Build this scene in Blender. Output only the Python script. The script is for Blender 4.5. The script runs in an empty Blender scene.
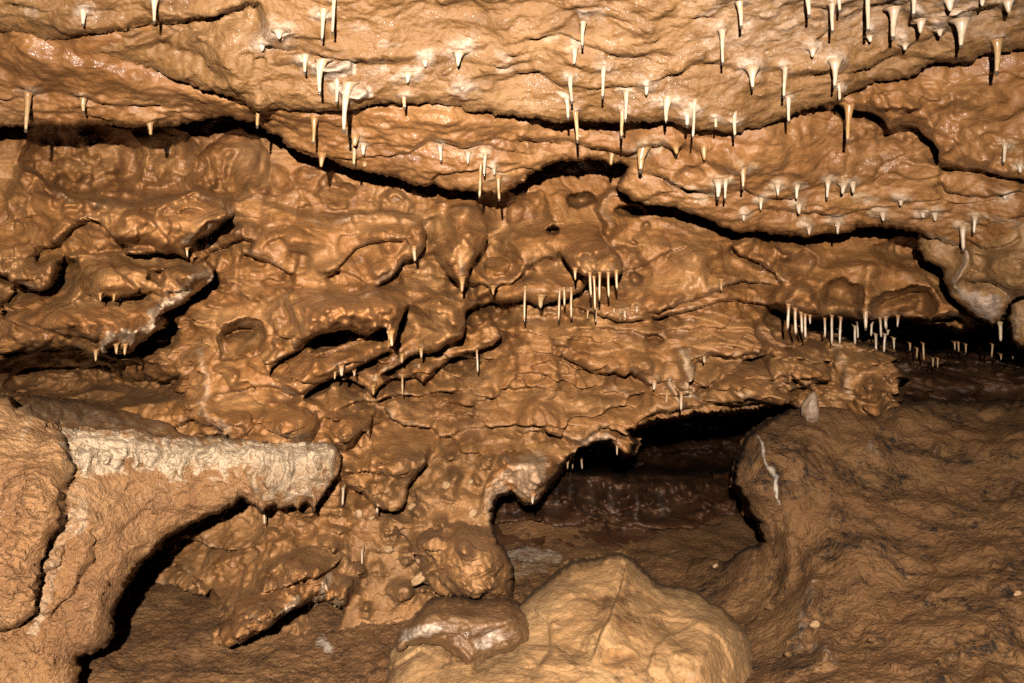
import bpy, math, random
import numpy as np
random.seed(4)
F = np.float32
# ------------------------------------------------------------------ image coordinates
# Image pixels (u across, v down) plus a depth estimated by eye give every
# rock surface its place in metres:  x = (u-512)/f*d, y = d, z = ZC-(v-341.5)/f*d
FPX, CX, CY, ZC = 683.0, 512.0, 341.5, 1.0
scene = bpy.context.scene
COL = scene.collection

def pos(u, v, d):
    return ((u - CX) / FPX * d, d, ZC - (v - CY) / FPX * d)

# ------------------------------------------------------------------ noise (numpy)
def _h(i, j, k, seed):
    n = (i.astype(np.uint32) * np.uint32(374761393) + j.astype(np.uint32) * np.uint32(668265263)
         + k.astype(np.uint32) * np.uint32(2147483647) + np.uint32((seed * 974634777) & 0xffffffff))
    n = (n ^ (n >> np.uint32(13))) * np.uint32(1274126177)
    n ^= n >> np.uint32(16)
    return n
GR = np.array([[1,1,0],[-1,1,0],[1,-1,0],[-1,-1,0],[1,0,1],[-1,0,1],[1,0,-1],[-1,0,-1],
               [0,1,1],[0,-1,1],[0,1,-1],[0,-1,-1],[1,1,0],[-1,1,0],[0,-1,1],[0,-1,-1]], F)
def perlin(x, y, z, seed=0):
    x = np.asarray(x, F); y = np.asarray(y, F); z = np.asarray(z, F)
    xi = np.floor(x); yi = np.floor(y); zi = np.floor(z)
    xf = x - xi; yf = y - yi; zf = z - zi
    xi = xi.astype(np.int32); yi = yi.astype(np.int32); zi = zi.astype(np.int32)
    fu = xf*xf*xf*(xf*(xf*6-15)+10); fv = yf*yf*yf*(yf*(yf*6-15)+10); fw = zf*zf*zf*(zf*(zf*6-15)+10)
    def g(a, b, c):
        q = GR[(_h(xi+a, yi+b, zi+c, seed) & np.uint32(15))]
        return q[..., 0]*(xf-a) + q[..., 1]*(yf-b) + q[..., 2]*(zf-c)
    x00 = g(0,0,0); x00 += fu*(g(1,0,0)-x00)
    x10 = g(0,1,0); x10 += fu*(g(1,1,0)-x10)
    x01 = g(0,0,1); x01 += fu*(g(1,0,1)-x01)
    x11 = g(0,1,1); x11 += fu*(g(1,1,1)-x11)
    y0 = x00 + fv*(x10-x00); y1 = x01 + fv*(x11-x01)
    return y0 + fw*(y1-y0)
def fbm(x, y, z, octv=3, seed=0, gain=.5):
    r = 0; a = 1.0; s = 1.0
    for o in range(octv):
        r = r + a*perlin(x*s, y*s, z*s, seed+o); a *= gain; s *= 2.03
    return r
def billow(x, y, z, octv=2, seed=0, gain=.45):
    r = 0; a = 1.0; s = 1.0
    for o in range(octv):
        n = perlin(x*s, y*s, z*s, seed+o)
        r = r + a*np.sqrt(n*n + .0025); a *= gain; s *= 2.1
    return r - .3
def sstep(a, b, x):
    t = np.clip((x-a)/(b-a), 0, 1); return t*t*(3-2*t)

# ------------------------------------------------------------------ image coordinate helpers
def tps(ctrl, U, V):
    c = np.array(ctrl, np.float64); n = len(c)
    X = c[:, :2]/300.0
    r2 = ((X[:, None]-X[None])**2).sum(-1)
    K = .5*r2*np.log(r2+1e-9) + np.eye(n)*.01
    Pm = np.hstack([np.ones((n,1)), X])
    A = np.zeros((n+3, n+3)); A[:n,:n] = K; A[:n,n:] = Pm; A[n:,:n] = Pm.T
    w = np.linalg.solve(A, np.concatenate([c[:,2], np.zeros(3)]))
    u = U/300.0; v = V/300.0
    out = w[n] + w[n+1]*u + w[n+2]*v
    for i in range(n):
        r2 = (u-X[i,0])**2 + (v-X[i,1])**2
        out = out + w[i]*.5*r2*np.log(r2+1e-9)
    return out.astype(F)

def seg(U, V, pts):
    """distance, side (positive = left-hand side looking along, i.e. above for a left-to-right line) and arc share"""
    p = np.array(pts, F); L = np.hypot(*(p[1:]-p[:-1]).T); cum = np.concatenate([[0], np.cumsum(L)]); tot = cum[-1]
    best = np.full(U.shape, 1e12, F); side = np.zeros(U.shape, F); tt = np.zeros(U.shape, F)
    for i in range(len(p)-1):
        a = p[i]; d = p[i+1]-a; l = max(L[i], 1e-6)
        pu = U-a[0]; pv = V-a[1]
        t = np.clip((pu*d[0]+pv*d[1])/(l*l), 0, 1)
        q = (pu-t*d[0])**2 + (pv-t*d[1])**2
        c = -(d[0]*pv - d[1]*pu)/l
        # at joints prefer the segment that the point faces more squarely
        m = q < best - 1e-3
        tie = (np.abs(q-best) <= 1e-3) & (np.abs(c) > np.abs(side))
        m |= tie
        best[m] = q[m]; side[m] = c[m]; tt[m] = ((cum[i]+t*l)/tot)[m]
    dist = np.sqrt(best)
    return dist, np.sign(side)*dist, tt

def inside(U, V, poly):
    r = np.zeros(U.shape, bool); n = len(poly)
    for i in range(n):
        x1, y1 = poly[i]; x2, y2 = poly[(i+1) % n]
        if y1 == y2: continue
        c = ((V >= y1) != (V >= y2))
        xx = (x2-x1)*(V-y1)/(y2-y1)+x1
        r ^= c & (U < xx)
    return r
def sdf(U, V, poly):
    d, _, _ = seg(U, V, list(poly)+[poly[0]])
    return np.where(inside(U, V, poly), d, -d)

LAYERS = {}
def axis(a, b, lo, hi, step):
    """fine spacing where the photo looks, coarser beyond"""
    mid = np.arange(max(a, lo), min(b, hi)+step*.5, step)
    left = []; x = mid[0]; s = step
    while x > a: s *= 1.12; x -= s; left.append(x)
    right = []; x = mid[-1]; s = step
    while x < b: s *= 1.12; x += s; right.append(x)
    return np.array(left[::-1]+list(mid)+right, F)

class Layer:
    def __init__(s, name, box, ctrl, step=1.25, warp=3.0, seed=0, base=None, gain=1.0):
        s.name = name; s.seed = seed
        us = axis(box[0], box[2], -12, 1036, step); vs = axis(box[1], box[3], -12, 695, step)
        s.U, s.V = np.meshgrid(us, vs); s.nu = len(us); s.nv = len(vs)
        wu = fbm(s.U/26, s.V/26, 0*s.U+seed*7.3, 3, 11+seed); wv = fbm(s.U/26, s.V/20, 0*s.U+seed*3.1+9, 3, 23+seed)
        s.Uw = s.U + warp*wu; s.Vw = s.V + warp*wv
        s.D = base(s.U, s.V).astype(F) if base else tps(ctrl, s.U, s.V)
        s.O = np.zeros_like(s.D)              # relief along the line of sight
        s.C = np.zeros_like(s.D)              # calcite cover, with wall lip highlights painted in
        s.M = np.zeros_like(s.D)              # mud / rough earth cover
        s.S = np.full(s.U.shape, 1e3, F)
        s.dn = np.zeros_like(s.D); s.gain = gain
    def crop(s, pts, r):
        p = np.array(pts, F)
        us = s.U[0]; vs = s.V[:, 0]
        i0, i1 = np.searchsorted(us, [p[:,0].min()-r, p[:,0].max()+r]); j0, j1 = np.searchsorted(vs, [p[:,1].min()-r, p[:,1].max()+r])
        return (slice(j0, j1), slice(i0, i1))
    def lip(s, pts, dep, up=16, down=9, near=.55, end=.1, soft=1.3):
        sl = s.crop(pts, 3.2*max(up, down))
        if s.U[sl].size == 0: return
        if s.name == 'cave_wall': down = down*1.9; up = up*1.2
        d, sg, t = seg(s.Uw[sl], s.Vw[sl], pts)
        tap = sstep(0, end, t)*sstep(0, end, 1-t)*(.85+.3*fbm(s.U[sl]/14, s.V[sl]/14, 0*t+dep, 2, 31))
        if pts[-1][0] < pts[0][0] and s.name == 'cave_wall': soft = 8
        k = sstep(-soft, .4, sg); dep = dep*s.gain*(1.25 if s.name == 'cave_wall' else 1); q = np.maximum(sg, 0)
        nr = -dep*near*np.exp(-(q/up)**1.4)+dep*(.38 if pts[-1][0] >= pts[0][0] else 0)*np.exp(-q/(5.5 if s.name == 'cave_wall' else 3.5))
        fr = dep*(1-near)*np.exp(-(np.maximum(-sg, 0)/down)**1.4)
        s.O[sl] += tap*(k*nr+(1-k)*fr)
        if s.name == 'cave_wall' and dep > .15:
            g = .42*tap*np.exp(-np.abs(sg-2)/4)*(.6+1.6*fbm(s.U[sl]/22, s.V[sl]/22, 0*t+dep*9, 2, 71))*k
            s.C[sl] = np.maximum(s.C[sl], np.clip(g, 0, .5))  # pale calcite edge that also paints the crest highlights along wall lips
    def _ell(s, c, r, rot, m):
        sl = s.crop([(c[0]-r[0], c[1]-r[1]), (c[0]+r[0], c[1]+r[1]), (c[0]-r[1], c[1]-r[0]), (c[0]+r[1], c[1]+r[0])], m*max(r))
        a = math.radians(rot); ca, sa = math.cos(a), math.sin(a)
        x = s.Uw[sl]-c[0]; y = s.Vw[sl]-c[1]
        n = fbm(s.U[sl]/max(r)*.9+c[0], s.V[sl]/max(r)*.9, 0*x+c[1], 3, 61) if s.U[sl].size else 0
        return sl, (((x*ca+y*sa)/r[0])**2 + ((-x*sa+y*ca)/r[1])**2)*(1+.5*n)
    def bump(s, u, v, ru, rv, amp, rot=0):
        sl, q = s._ell((u, v), (ru, rv), rot, 1.5); s.O[sl] -= amp*s.gain*np.exp(-q*1.1)
    def dome(s, u, v, ru, rv, amp, rot=0):
        sl, q = s._ell((u, v), (ru, rv), rot, .3); s.O[sl] -= amp*s.gain*np.clip(1-q, 0, 1)**.8
    def scoop(s, u, v, ru, rv, amp, rot=0, p=1.0):
        sl, q = s._ell((u, v), (ru, rv), rot, .3); s.O[sl] += amp*s.gain*np.clip(1-q, 0, 1)**p
    def ridge(s, pts, w, amp, end=.12):
        sl = s.crop(pts, 3*w); d, sg, t = seg(s.Uw[sl], s.Vw[sl], pts)
        s.O[sl] -= amp*np.exp(-(d/w)**2)*sstep(0, end, t+.02)*sstep(0, end, 1.02-t)
    def paint(s, pts, w, amt, arr='C', rag=.5):
        sl = s.crop(pts, 2.6*w)
        if s.U[sl].size == 0: return
        d, sg, t = seg(s.Uw[sl], s.Vw[sl], pts)
        n = fbm(s.U[sl]/9, s.V[sl]/7, 0*s.U[sl]+3.3, 3, 77)
        A = getattr(s, arr); A[sl] = np.maximum(A[sl], amt*sstep(1.15, .35, d/w+rag*n))
    def patch(s, poly, amt, arr='C', edge=6, rag=6):
        sl = s.crop(poly, 14+rag)
        n = fbm(s.U[sl]/11, s.V[sl]/8, 0*s.U[sl]+1.7, 3, 41)
        q = sdf(s.Uw[sl], s.Vw[sl], poly)+rag*n
        A = getattr(s, arr); A[sl] = np.maximum(A[sl], amt*sstep(-edge, edge, q))
    def mask(s, poly, invert=False):
        sl = s.crop(poly, 30)
        q = sdf(s.Uw[sl]+1.8*fbm(s.U[sl]/6, s.V[sl]/6, 0*s.U[sl]+2, 3, 401), s.Vw[sl]+1.8*fbm(s.U[sl]/6, s.V[sl]/6, 0*s.U[sl]+8, 3, 402), poly)
        if invert:
            s.S[sl] = np.minimum(s.S[sl], -q)
        else:
            full = np.full(s.U.shape, -1e3, F); full[sl] = q; s.S = np.minimum(s.S, full)
    def roots(s):
        for (zn, dep, u, v0, v1, w, fl, tone, lean) in ST:
            if dep != s.name or v1-v0 < 6: continue
            a = {'w': .8, 'c': .6, 't': .0}[tone]
            if s.name == 'cave_wall': a *= .6
            R = fl*.95+2
            sl, q = s._ell((u+lean*.5, v0), (R+lean*.8, R*.62), -12 if lean else 0, 1.2)
            n = fbm(s.U[sl]/6, s.V[sl]/5, 0*s.U[sl]+u, 2, 19)
            s.C[sl] = np.maximum(s.C[sl], a*np.exp(-q*1.1)*(1+.5*n))
            s.O[sl] -= .0016*fl*np.exp(-q*1.8)
    def strata(s, X, Z, k, amp, seed, wob=.8, cut=.14):
        t = Z*k + wob*fbm(X*2.3, Z*2.3, 0*X, 3, seed) + .25*fbm(X*9, Z*9, 0*X, 2, seed+5)
        f = t-np.floor(t); lay = np.floor(t)
        a = np.clip(.55+1.5*perlin(X*3.1+lay*7.3, lay*3.7, 0*X+.3, seed+9), 0, 1)
        return amp*a*(sstep(0, cut, f)*(1-f)**.8-.4)
    def world(s):
        d = s.D+s.O
        return (s.U-CX)/FPX*d, d.copy(), ZC-(s.V-CY)/FPX*d
    def build(s, mat, direc=(0,-1,0), skirt=.7, width=3.2, band=4.5, round_=(.03, 5), kind='structure', label=None, cat=None, origin=None, group=None, part=None):
        S = s.S
        inn = np.clip(S, 0, None)
        s.O += np.where(S < 200, round_[0]*np.exp(-inn/round_[1]), 0)
        X, Y, Z = s.world()
        X += direc[0]*s.dn; Y += direc[1]*s.dn; Z += direc[2]*s.dn
        out = np.clip(-S, 0, None)
        if (S < 0).any():
            add = skirt*sstep(0, width, out)*1.0
            k = (Y+add)/np.maximum(Y, .2)
            X *= k; Y *= k; Z = ZC+(Z-ZC)*k
        s.P = (X, Y, Z)
        LAYERS[s.name] = s
        keep = (S > -band)
        idx = np.full(S.shape, -1, np.int64)
        fk = keep[:-1,:-1] & keep[1:,:-1] & keep[:-1,1:] & keep[1:,1:]
        used = np.zeros(S.shape, bool)
        used[:-1,:-1] |= fk; used[1:,:-1] |= fk; used[:-1,1:] |= fk; used[1:,1:] |= fk
        n = int(used.sum()); idx[used] = np.arange(n)
        co = np.stack([X[used], Y[used], Z[used]], -1).astype(F)
        o3 = np.array(origin if origin is not None else (0,0,0), F)
        co -= o3
        q = np.stack([idx[:-1,:-1][fk], idx[1:,:-1][fk], idx[1:,1:][fk], idx[:-1,1:][fk]], -1)
        me = bpy.data.meshes.new(s.name)
        me.vertices.add(n); me.vertices.foreach_set('co', co.ravel())
        m = len(q); me.loops.add(m*4); me.loops.foreach_set('vertex_index', q.ravel().astype(np.int32))
        me.polygons.add(m); me.polygons.foreach_set('loop_start', np.arange(0, m*4, 4, dtype=np.int32))
        try: me.polygons.foreach_set('loop_total', np.full(m, 4, np.int32))
        except Exception: pass
        me.update(calc_edges=True)
        me.polygons.foreach_set('use_smooth', np.ones(m, bool))
        for nm, A in (('calcite', s.C), ('mud', s.M)):
            at = me.attributes.new(nm, 'FLOAT', 'POINT'); at.data.foreach_set('value', A[used].astype(F))
        me.materials.append(mat)
        ob = bpy.data.objects.new(s.name, me); COL.objects.link(ob); ob.location = tuple(float(q) for q in o3)
        if kind: ob['kind'] = kind
        if label: ob['label'] = label
        if cat: ob['category'] = cat
        if group: ob['group'] = group
        return ob

def depth_at(layer, u, v):
    s = LAYERS[layer]
    i = int(np.argmin(np.abs(s.U[0]-u))); j = int(np.argmin(np.abs(s.V[:,0]-v)))
    return float(s.P[1][j, i])

# ------------------------------------------------------------------ materials
def rock_mat(name, base, light, dark, calc=(.72,.58,.44), mud=(.22,.105,.036), rough=(.28,.6), bump=1.0, grain=55., scale=1.0, stain=0.0, spec=.5, film_=.9, aniso=2.2):
    m = bpy.data.materials.new(name); m.use_nodes = True
    nt = m.node_tree; N = nt.nodes; L = nt.links
    for n in list(N): N.remove(n)
    out = N.new('ShaderNodeOutputMaterial'); b = N.new('ShaderNodeBsdfPrincipled'); L.new(b.outputs[0], out.inputs[0])
    geo = N.new('ShaderNodeNewGeometry'); P = geo.outputs['Position']
    def noise(sc, det=4, ro=.55, vec=P, dist=0):
        n = N.new('ShaderNodeTexNoise'); n.inputs['Scale'].default_value = sc*scale; n.inputs['Detail'].default_value = det
        n.inputs['Roughness'].default_value = ro; n.inputs['Distortion'].default_value = dist; L.new(vec, n.inputs['Vector']); return n.outputs['Fac']
    def ramp(x, a, c):
        r = N.new('ShaderNodeMapRange'); r.interpolation_type = 'SMOOTHSTEP'; r.inputs['From Min'].default_value = a; r.inputs['From Max'].default_value = c
        L.new(x, r.inputs['Value']); return r.outputs[0]
    def mix(f, a, c):
        x = N.new('ShaderNodeMix'); x.data_type = 'RGBA'
        if hasattr(f, 'links'): L.new(f, x.inputs[0])
        else: x.inputs[0].default_value = f
        for i, q in ((6, a), (7, c)):
            if hasattr(q, 'links'): L.new(q, x.inputs[i])
            else: x.inputs[i].default_value = (*q, 1)
        return x.outputs[2]
    def math_(op, a, c):
        x = N.new('ShaderNodeMath'); x.operation = op
        for i, q in ((0, a), (1, c)):
            if hasattr(q, 'links'): L.new(q, x.inputs[i])
            else: x.inputs[i].default_value = q
        return x.outputs[0]
    def attr(nm):
        a = N.new('ShaderNodeAttribute'); a.attribute_name = nm; return a.outputs['Fac']
    st = N.new('ShaderNodeMapping'); st.inputs['Scale'].default_value = (1, 1, aniso); L.new(P, st.inputs[0]); PS = st.outputs[0]
    c = mix(ramp(noise(3.2, 5, .6, PS), .42, .66), base, light)
    c = mix(math_('MULTIPLY', ramp(noise(5.5, 6, .68, PS, .9), .46, .66), .85), c, dark)
    c = mix(math_('MULTIPLY', ramp(noise(42, 2, .7), .52, .72), .35), c, light)
    c = mix(math_('MULTIPLY', ramp(noise(90, 1, .6), .54, .7), .3), c, dark)
    if film_ > .8: c = mix(math_('MULTIPLY', ramp(noise(2.6, 4, .6, P, .4), .54, .72), .3), c, (.33,.185,.095))
    if stain:
        c = mix(math_('MULTIPLY', math_('MULTIPLY', ramp(noise(5.5, 5, .7, P, .8), .46, .6), ramp(noise(34, 4, .75), .46, .62)), stain), c, (.02,.014,.01))
    mudf = attr('mud')
    c = mix(math_('MULTIPLY', mudf, .9), c, mix(ramp(noise(20, 5, .65), .35, .7), mud, tuple(q*1.7 for q in mud)))
    cal = attr('calcite')
    cn = noise(30, 5, .65, PS)
    calf = ramp(math_('ADD', cal, math_('MULTIPLY', math_('SUBTRACT', cn, .5), 1.25)), .1, .95)
    c = mix(calf, c, mix(ramp(noise(14, 4), .4, .65), calc, tuple(q*.8 for q in calc)))
    L.new(c, b.inputs['Base Color'])
    # wetness
    w = ramp(noise(4.5, 4, .6), .36, .62)
    w2 = ramp(noise(24, 3, .6), .3, .7)
    wet = math_('MULTIPLY', w, w2)
    r = N.new('ShaderNodeMapRange'); L.new(wet, r.inputs['Value']); r.inputs['To Min'].default_value = rough[1]; r.inputs['To Max'].default_value = rough[0]
    rr = math_('ADD', r.outputs[0], math_('MULTIPLY', mudf, .25))
    L.new(rr, b.inputs['Roughness'])
    b.inputs['Specular IOR Level'].default_value = spec
    film = math_('MULTIPLY', ramp(noise(6.5, 4, .65), .46, .6), film_)
    film = math_('MULTIPLY', film, math_('SUBTRACT', 1.0, math_('MULTIPLY', mudf, .85)))
    L.new(film, b.inputs['Coat Weight']); b.inputs['Coat Roughness'].default_value = .2; b.inputs['Coat IOR'].default_value = 1.4
    cb = N.new('ShaderNodeBump'); cb.inputs['Strength'].default_value = 1; cb.inputs['Distance'].default_value = .009
    L.new(noise(70, 2, .6), cb.inputs['Height']); L.new(cb.outputs[0], b.inputs['Coat Normal'])
    # fine surface
    vo = N.new('ShaderNodeTexVoronoi'); vo.feature = 'F1'; vo.inputs['Scale'].default_value = grain*1.3*scale; L.new(P, vo.inputs['Vector'])
    h = math_('ADD', math_('MULTIPLY', noise(grain*.8, 5, .7, PS), 1.0), math_('MULTIPLY', vo.outputs['Distance'], -.25))
    h = math_('ADD', h, math_('MULTIPLY', noise(grain*4, 2, .6), math_('ADD', .16, math_('MULTIPLY', mudf, .3))))
    bp = N.new('ShaderNodeBump'); bp.inputs['Strength'].default_value = min(1, .8*bump); bp.inputs['Distance'].default_value = .022*bump
    L.new(h, bp.inputs['Height']); L.new(bp.outputs[0], b.inputs['Normal'])
    return m

M_ceil = rock_mat('ceiling_limestone', (.265,.126,.041), (.335,.170,.062), (.175,.078,.023), calc=(.60,.42,.29), rough=(.3,.62), bump=.65, grain=55, film_=.6)
M_slab = rock_mat('ledge_limestone', (.31,.132,.041), (.41,.19,.065), (.20,.082,.025), calc=(.6,.42,.26), rough=(.2,.55), bump=.55, grain=50, film_=1.0)
M_wall = rock_mat('wet_clay_flowstone', (.41,.170,.050), (.52,.248,.086), (.19,.074,.022), calc=(.66,.43,.26), rough=(.2,.55), bump=.6, grain=50, film_=1.0)
M_ledge = rock_mat('earthy_ledge_rock', (.34,.155,.054), (.45,.23,.088), (.21,.09,.030), calc=(.70,.49,.30), rough=(.3,.65), bump=1.0, grain=75, film_=.4, aniso=1)
M_bank = rock_mat('brown_mud_bank', (.19,.088,.031), (.27,.133,.05), (.11,.05,.018), rough=(.5,.8), bump=1.0, grain=60, stain=.95, spec=.25, film_=.06, aniso=1)
M_floor = rock_mat('cave_mud', (.22,.10,.035), (.30,.145,.054), (.14,.062,.022), rough=(.45,.8), bump=1.0, grain=60, stain=.5, spec=.3, film_=.15, aniso=1)
M_boul = rock_mat('dry_pale_clay', (.34,.178,.07), (.43,.245,.105), (.25,.12,.043), rough=(.55,.85), bump=.6, grain=75, spec=.25, film_=.05, aniso=1, stain=.5)
M_wet = rock_mat('wet_brown_rock', (.19,.092,.036), (.27,.15,.07), (.10,.047,.018), rough=(.22,.55), bump=.7, grain=50, film_=.65)
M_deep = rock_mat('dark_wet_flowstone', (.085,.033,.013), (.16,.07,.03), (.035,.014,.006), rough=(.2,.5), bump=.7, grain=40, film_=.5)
M_corner = rock_mat('corner_rock', (.33,.165,.06), (.43,.235,.10), (.2,.095,.035), calc=(.52,.36,.26), rough=(.22,.55), bump=.7, grain=40)

# ------------------------------------------------------------------ where the stalactites hang
# zone, root u, root v, tip v, width, flare, tone (w white, c cream, t clay-stained), flare lean
ST = []
def Z_(zone, depth, rows):
    for r in rows: ST.append((zone, depth)+tuple(r)+((0,) if len(r) == 6 else ()))
Z_('on the upper left ceiling', 'ceiling', [(83,8,25,5,12,'w'),(155,-4,22,5,11,'w'),(262,40,51,6,16,'w'),(279,30,39,6,20,'w')])
Z_('above the black gap at left', 'lower_ceiling', [(28,93,131,6,9,'c'),(83,96,112,5,10,'c'),(150,120,135,5,12,'t')])
Z_('around the two white drapery flags', 'ceiling', [(324,10,40,5,11,'w'),(335,-10,33,5,8,'w'),(305,55,73,5,10,'w'),(318,60,93,6,11,'w',10),(337,79,103,5,9,'w'),(345,83,131,7,12,'w',10)])
Z_('below the crack left of centre', 'lower_ceiling', [(258,104,127,5,9,'t'),(315,116,143,5,12,'t'),(322,152,167,5,14,'t'),(355,135,146,8,12,'c'),(354,147,165,5,8,'c'),(363,144,155,5,9,'w'),(365,162,167,5,9,'c')])
Z_('on the upper centre ceiling', 'ceiling', [(457,52,66,5,12,'w',9),(408,72,83,5,14,'w',6),(404,92,108,5,10,'c'),(462,84,90,6,14,'w'),(425,60,67,6,12,'w')])
Z_('over the black gap at centre', 'lower_ceiling', [(440,145,161,4,8,'w'),(468,152,164,4,8,'w'),(481,163,197,4,6,'c'),(485,154,175,4,7,'w'),(494,167,175,4,7,'w'),(498,176,200,4,9,'c')])
Z_('just above the central ceiling crack', 'ceiling', [(583,22,47,5,8,'w'),(575,49,64,5,9,'w'),(604,67,98,5,9,'w'),(570,77,103,5,8,'w'),(567,99,119,5,7,'w'),(576,112,142,5,8,'c'),(627,92,121,5,9,'w'),(622,110,137,5,8,'c'),(647,82,95,5,12,'w'),(665,97,122,4,12,'w',10)])
Z_('near the bend of the crack', 'ceiling', [(688,108,126,6,11,'w'),(695,100,137,4,9,'w'),(716,111,128,4,9,'w'),(734,112,136,5,9,'w'),(752,67,88,5,18,'w'),(722,30,64,5,10,'w'),(740,2,27,6,9,'w')])
Z_('on the brown lip under the crack', 'lower_ceiling', [(612,150,165,6,10,'t'),(641,145,171,8,16,'c',8),(676,145,154,6,12,'t'),(704,146,160,6,10,'t')])
Z_('along the top right ceiling edge', 'ceiling', [(808,-8,16,6,9,'w'),(832,4,32,5,8,'w'),(839,-8,11,5,8,'w'),(868,-10,31,6,8,'w'),(894,8,38,7,14,'w'),(915,-8,15,6,8,'w'),(921,20,33,6,12,'w'),(950,-2,11,7,16,'w'),(962,20,47,6,18,'w'),(983,-6,6,6,10,'w'),(870,36,42,5,9,'w'),(940,30,36,5,10,'w'),(905,44,50,5,10,'w'),(1008,0,13,6,14,'w')])
Z_('beside the upper right crack', 'ceiling', [(785,68,97,5,8,'w'),(788,97,122,5,7,'w'),(836,60,87,5,16,'w'),(839,84,100,4,7,'w'),(813,48,57,6,12,'w'),(998,40,73,7,12,'c')])
Z_('under the stepped right hand crack', 'lower_ceiling', [(849,103,141,6,15,'t'),(1005,143,163,4,8,'w'),(1020,164,173,5,9,'w'),(1005,193,200,5,10,'w')])
Z_('on the lumpy right ceiling bed', 'lower_ceiling', [(718.5,180,198,6,12,'w'),(726,179,199,4,8,'w'),(743.5,166,188,5,12,'c'),(778,184,196,4,9,'w'),(797,185,199,4,8,'w'),(828,180,198,4,9,'w'),(843.5,184,194,5,10,'w'),(853,182,193,5,9,'w'),(901,198,206,5,9,'w')])
Z_('along the right ceiling bed edge', 'lower_ceiling', [(616,195,206,3.5,5,'w'),(621,197,206,3.5,5,'w'),(744,212,221,4,8,'w'),(761,198,210,4,8,'w'),(799,204,214,5,9,'w'),(809,227,235,4,8,'w'),(838,222,234,4,9,'w'),(883,212,221,5,9,'w'),(923,212,218,5,8,'w'),(935,212,221,5,9,'w'),(975,216,233,4,8,'w'),(963,226,250,6,9,'w')])
Z_('on the left wall lobes', 'cave_wall', [(100,293,301,3,6,'t'),(114,294,301,3,6,'t'),(96,350,361,4,7,'c'),(116,344,354,4,7,'c'),(125,344,355,4,7,'c'),(187,248,257,3,6,'c')])
Z_('on the central drip lobes', 'cave_wall', [(414,246,261,5,9,'c'),(462,277,292,5,11,'t'),(493,286,295,4,10,'t'),(391,331,346,5,10,'c')])
Z_('on the stacked lower lobes', 'cave_wall', [(477,350,372,3,4,'w'),(402,374,395,3,4,'c'),(402,354,363,4,8,'c'),(421,348,358,4,8,'c'),(419,364,373,3,5,'w'),(373,385,395,4,9,'t'),(341,366,376,5,8,'w'),(335,372,379,3,4,'c'),(376,374,380,3,5,'w'),(354,371,376,3,5,'w')])
Z_('under the central muddy lobe', 'cave_wall', [(525,286,321,3.6,7,'c'),(541,295,308,6,14,'c'),(560,288,320,3.6,5,'c'),(564,287,306,3.6,5,'c'),(571,287,318,3.8,6,'c'),(575,268,280,4,8,'c'),(589.5,272,296,3.8,6,'c'),(594,276,310,3.6,5,'c'),(599.5,272,300,3.6,6,'c'),(608,272,297,3.6,6,'c'),(616,270,289,4,8,'c')])
Z_('in the short central lower row', 'cave_wall', [(588,310,319,3,5,'c'),(596,308,322,3.4,5,'c'),(614,308,313,3,5,'w'),(620,310,320,3,5,'w'),(625,309,320,4,6,'w'),(637,306,313,3,6,'w'),(721,279,291,4,10,'t')])
Z_('in front under the right arches', 'cave_wall', [(788.5,304,329,4,7,'w'),(795,308,334,4,6,'w'),(801,312,333,3.4,5,'w'),(805,314,338,3.6,5,'w'),(810,315,324,3,5,'w'),(825,318,337,3,4,'w'),(832,315,344,3.6,5,'w'),(840.5,317,344,3.4,5,'w'),(866,311,329,5,8,'w'),(880,317,337,3.2,5,'w'),(885.5,316,329,4,7,'w'),(898,315,327,3.6,6,'w')])
Z_('in the dark behind the arches', 3.15, [(840,330,349,2.8,4,'w'),(855,326,346,3.2,4,'w'),(858,322,338,3,4,'w'),(872,322,336,3,4,'w'),(876,334,352,3.2,4,'w'),(885,334,352,3.2,4,'w'),(888,330,335,2.6,4,'w'),(894,338,350,2.8,4,'w')])
Z_('deep in the far right recess', 3.5, [(910,343,351,2.6,3,'c'),(917,348,358,2.6,3,'c'),(923,343,360,2.6,3,'c'),(933,358,367,2.2,3,'c'),(938,358,368,2.2,3,'c'),(954.5,342,350,2.4,3,'c'),(958.5,342,352,2.4,3,'c'),(966,344,353,2.4,3,'c'),(992.5,344,357,2.4,3,'c'),(1001,354,360,2.2,3,'c'),(1013,350,359,2.2,3,'c')])
Z_('below the pale right outcrop', 2.7, [(1000,322,341,4,6,'w'),(986,314,323,4,6,'w')])
Z_('around the dark low opening', 'cave_wall', [(654.5,380,390,5,8,'w'),(667,390,403,3,5,'c'),(681,392,410,4,6,'w'),(704,356,363,4,6,'w'),(690,392,398,5,9,'w'),(617,444,455,3,5,'w'),(568,458,469,3,5,'c'),(573,457,469,3,5,'c'),(581.5,456,469,3,5,'w'),(533,494,504,4,8,'w')])
Z_('under the left shelf and block', 2.42, [(264,505,524,3,4,'w'),(343,488,505,3,4,'w'),(378,486,513,3.6,6,'w'),(362,550,565,2.6,4,'w'),(335,600,607,3,5,'w'),(309,602,609,3,5,'w')])

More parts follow.
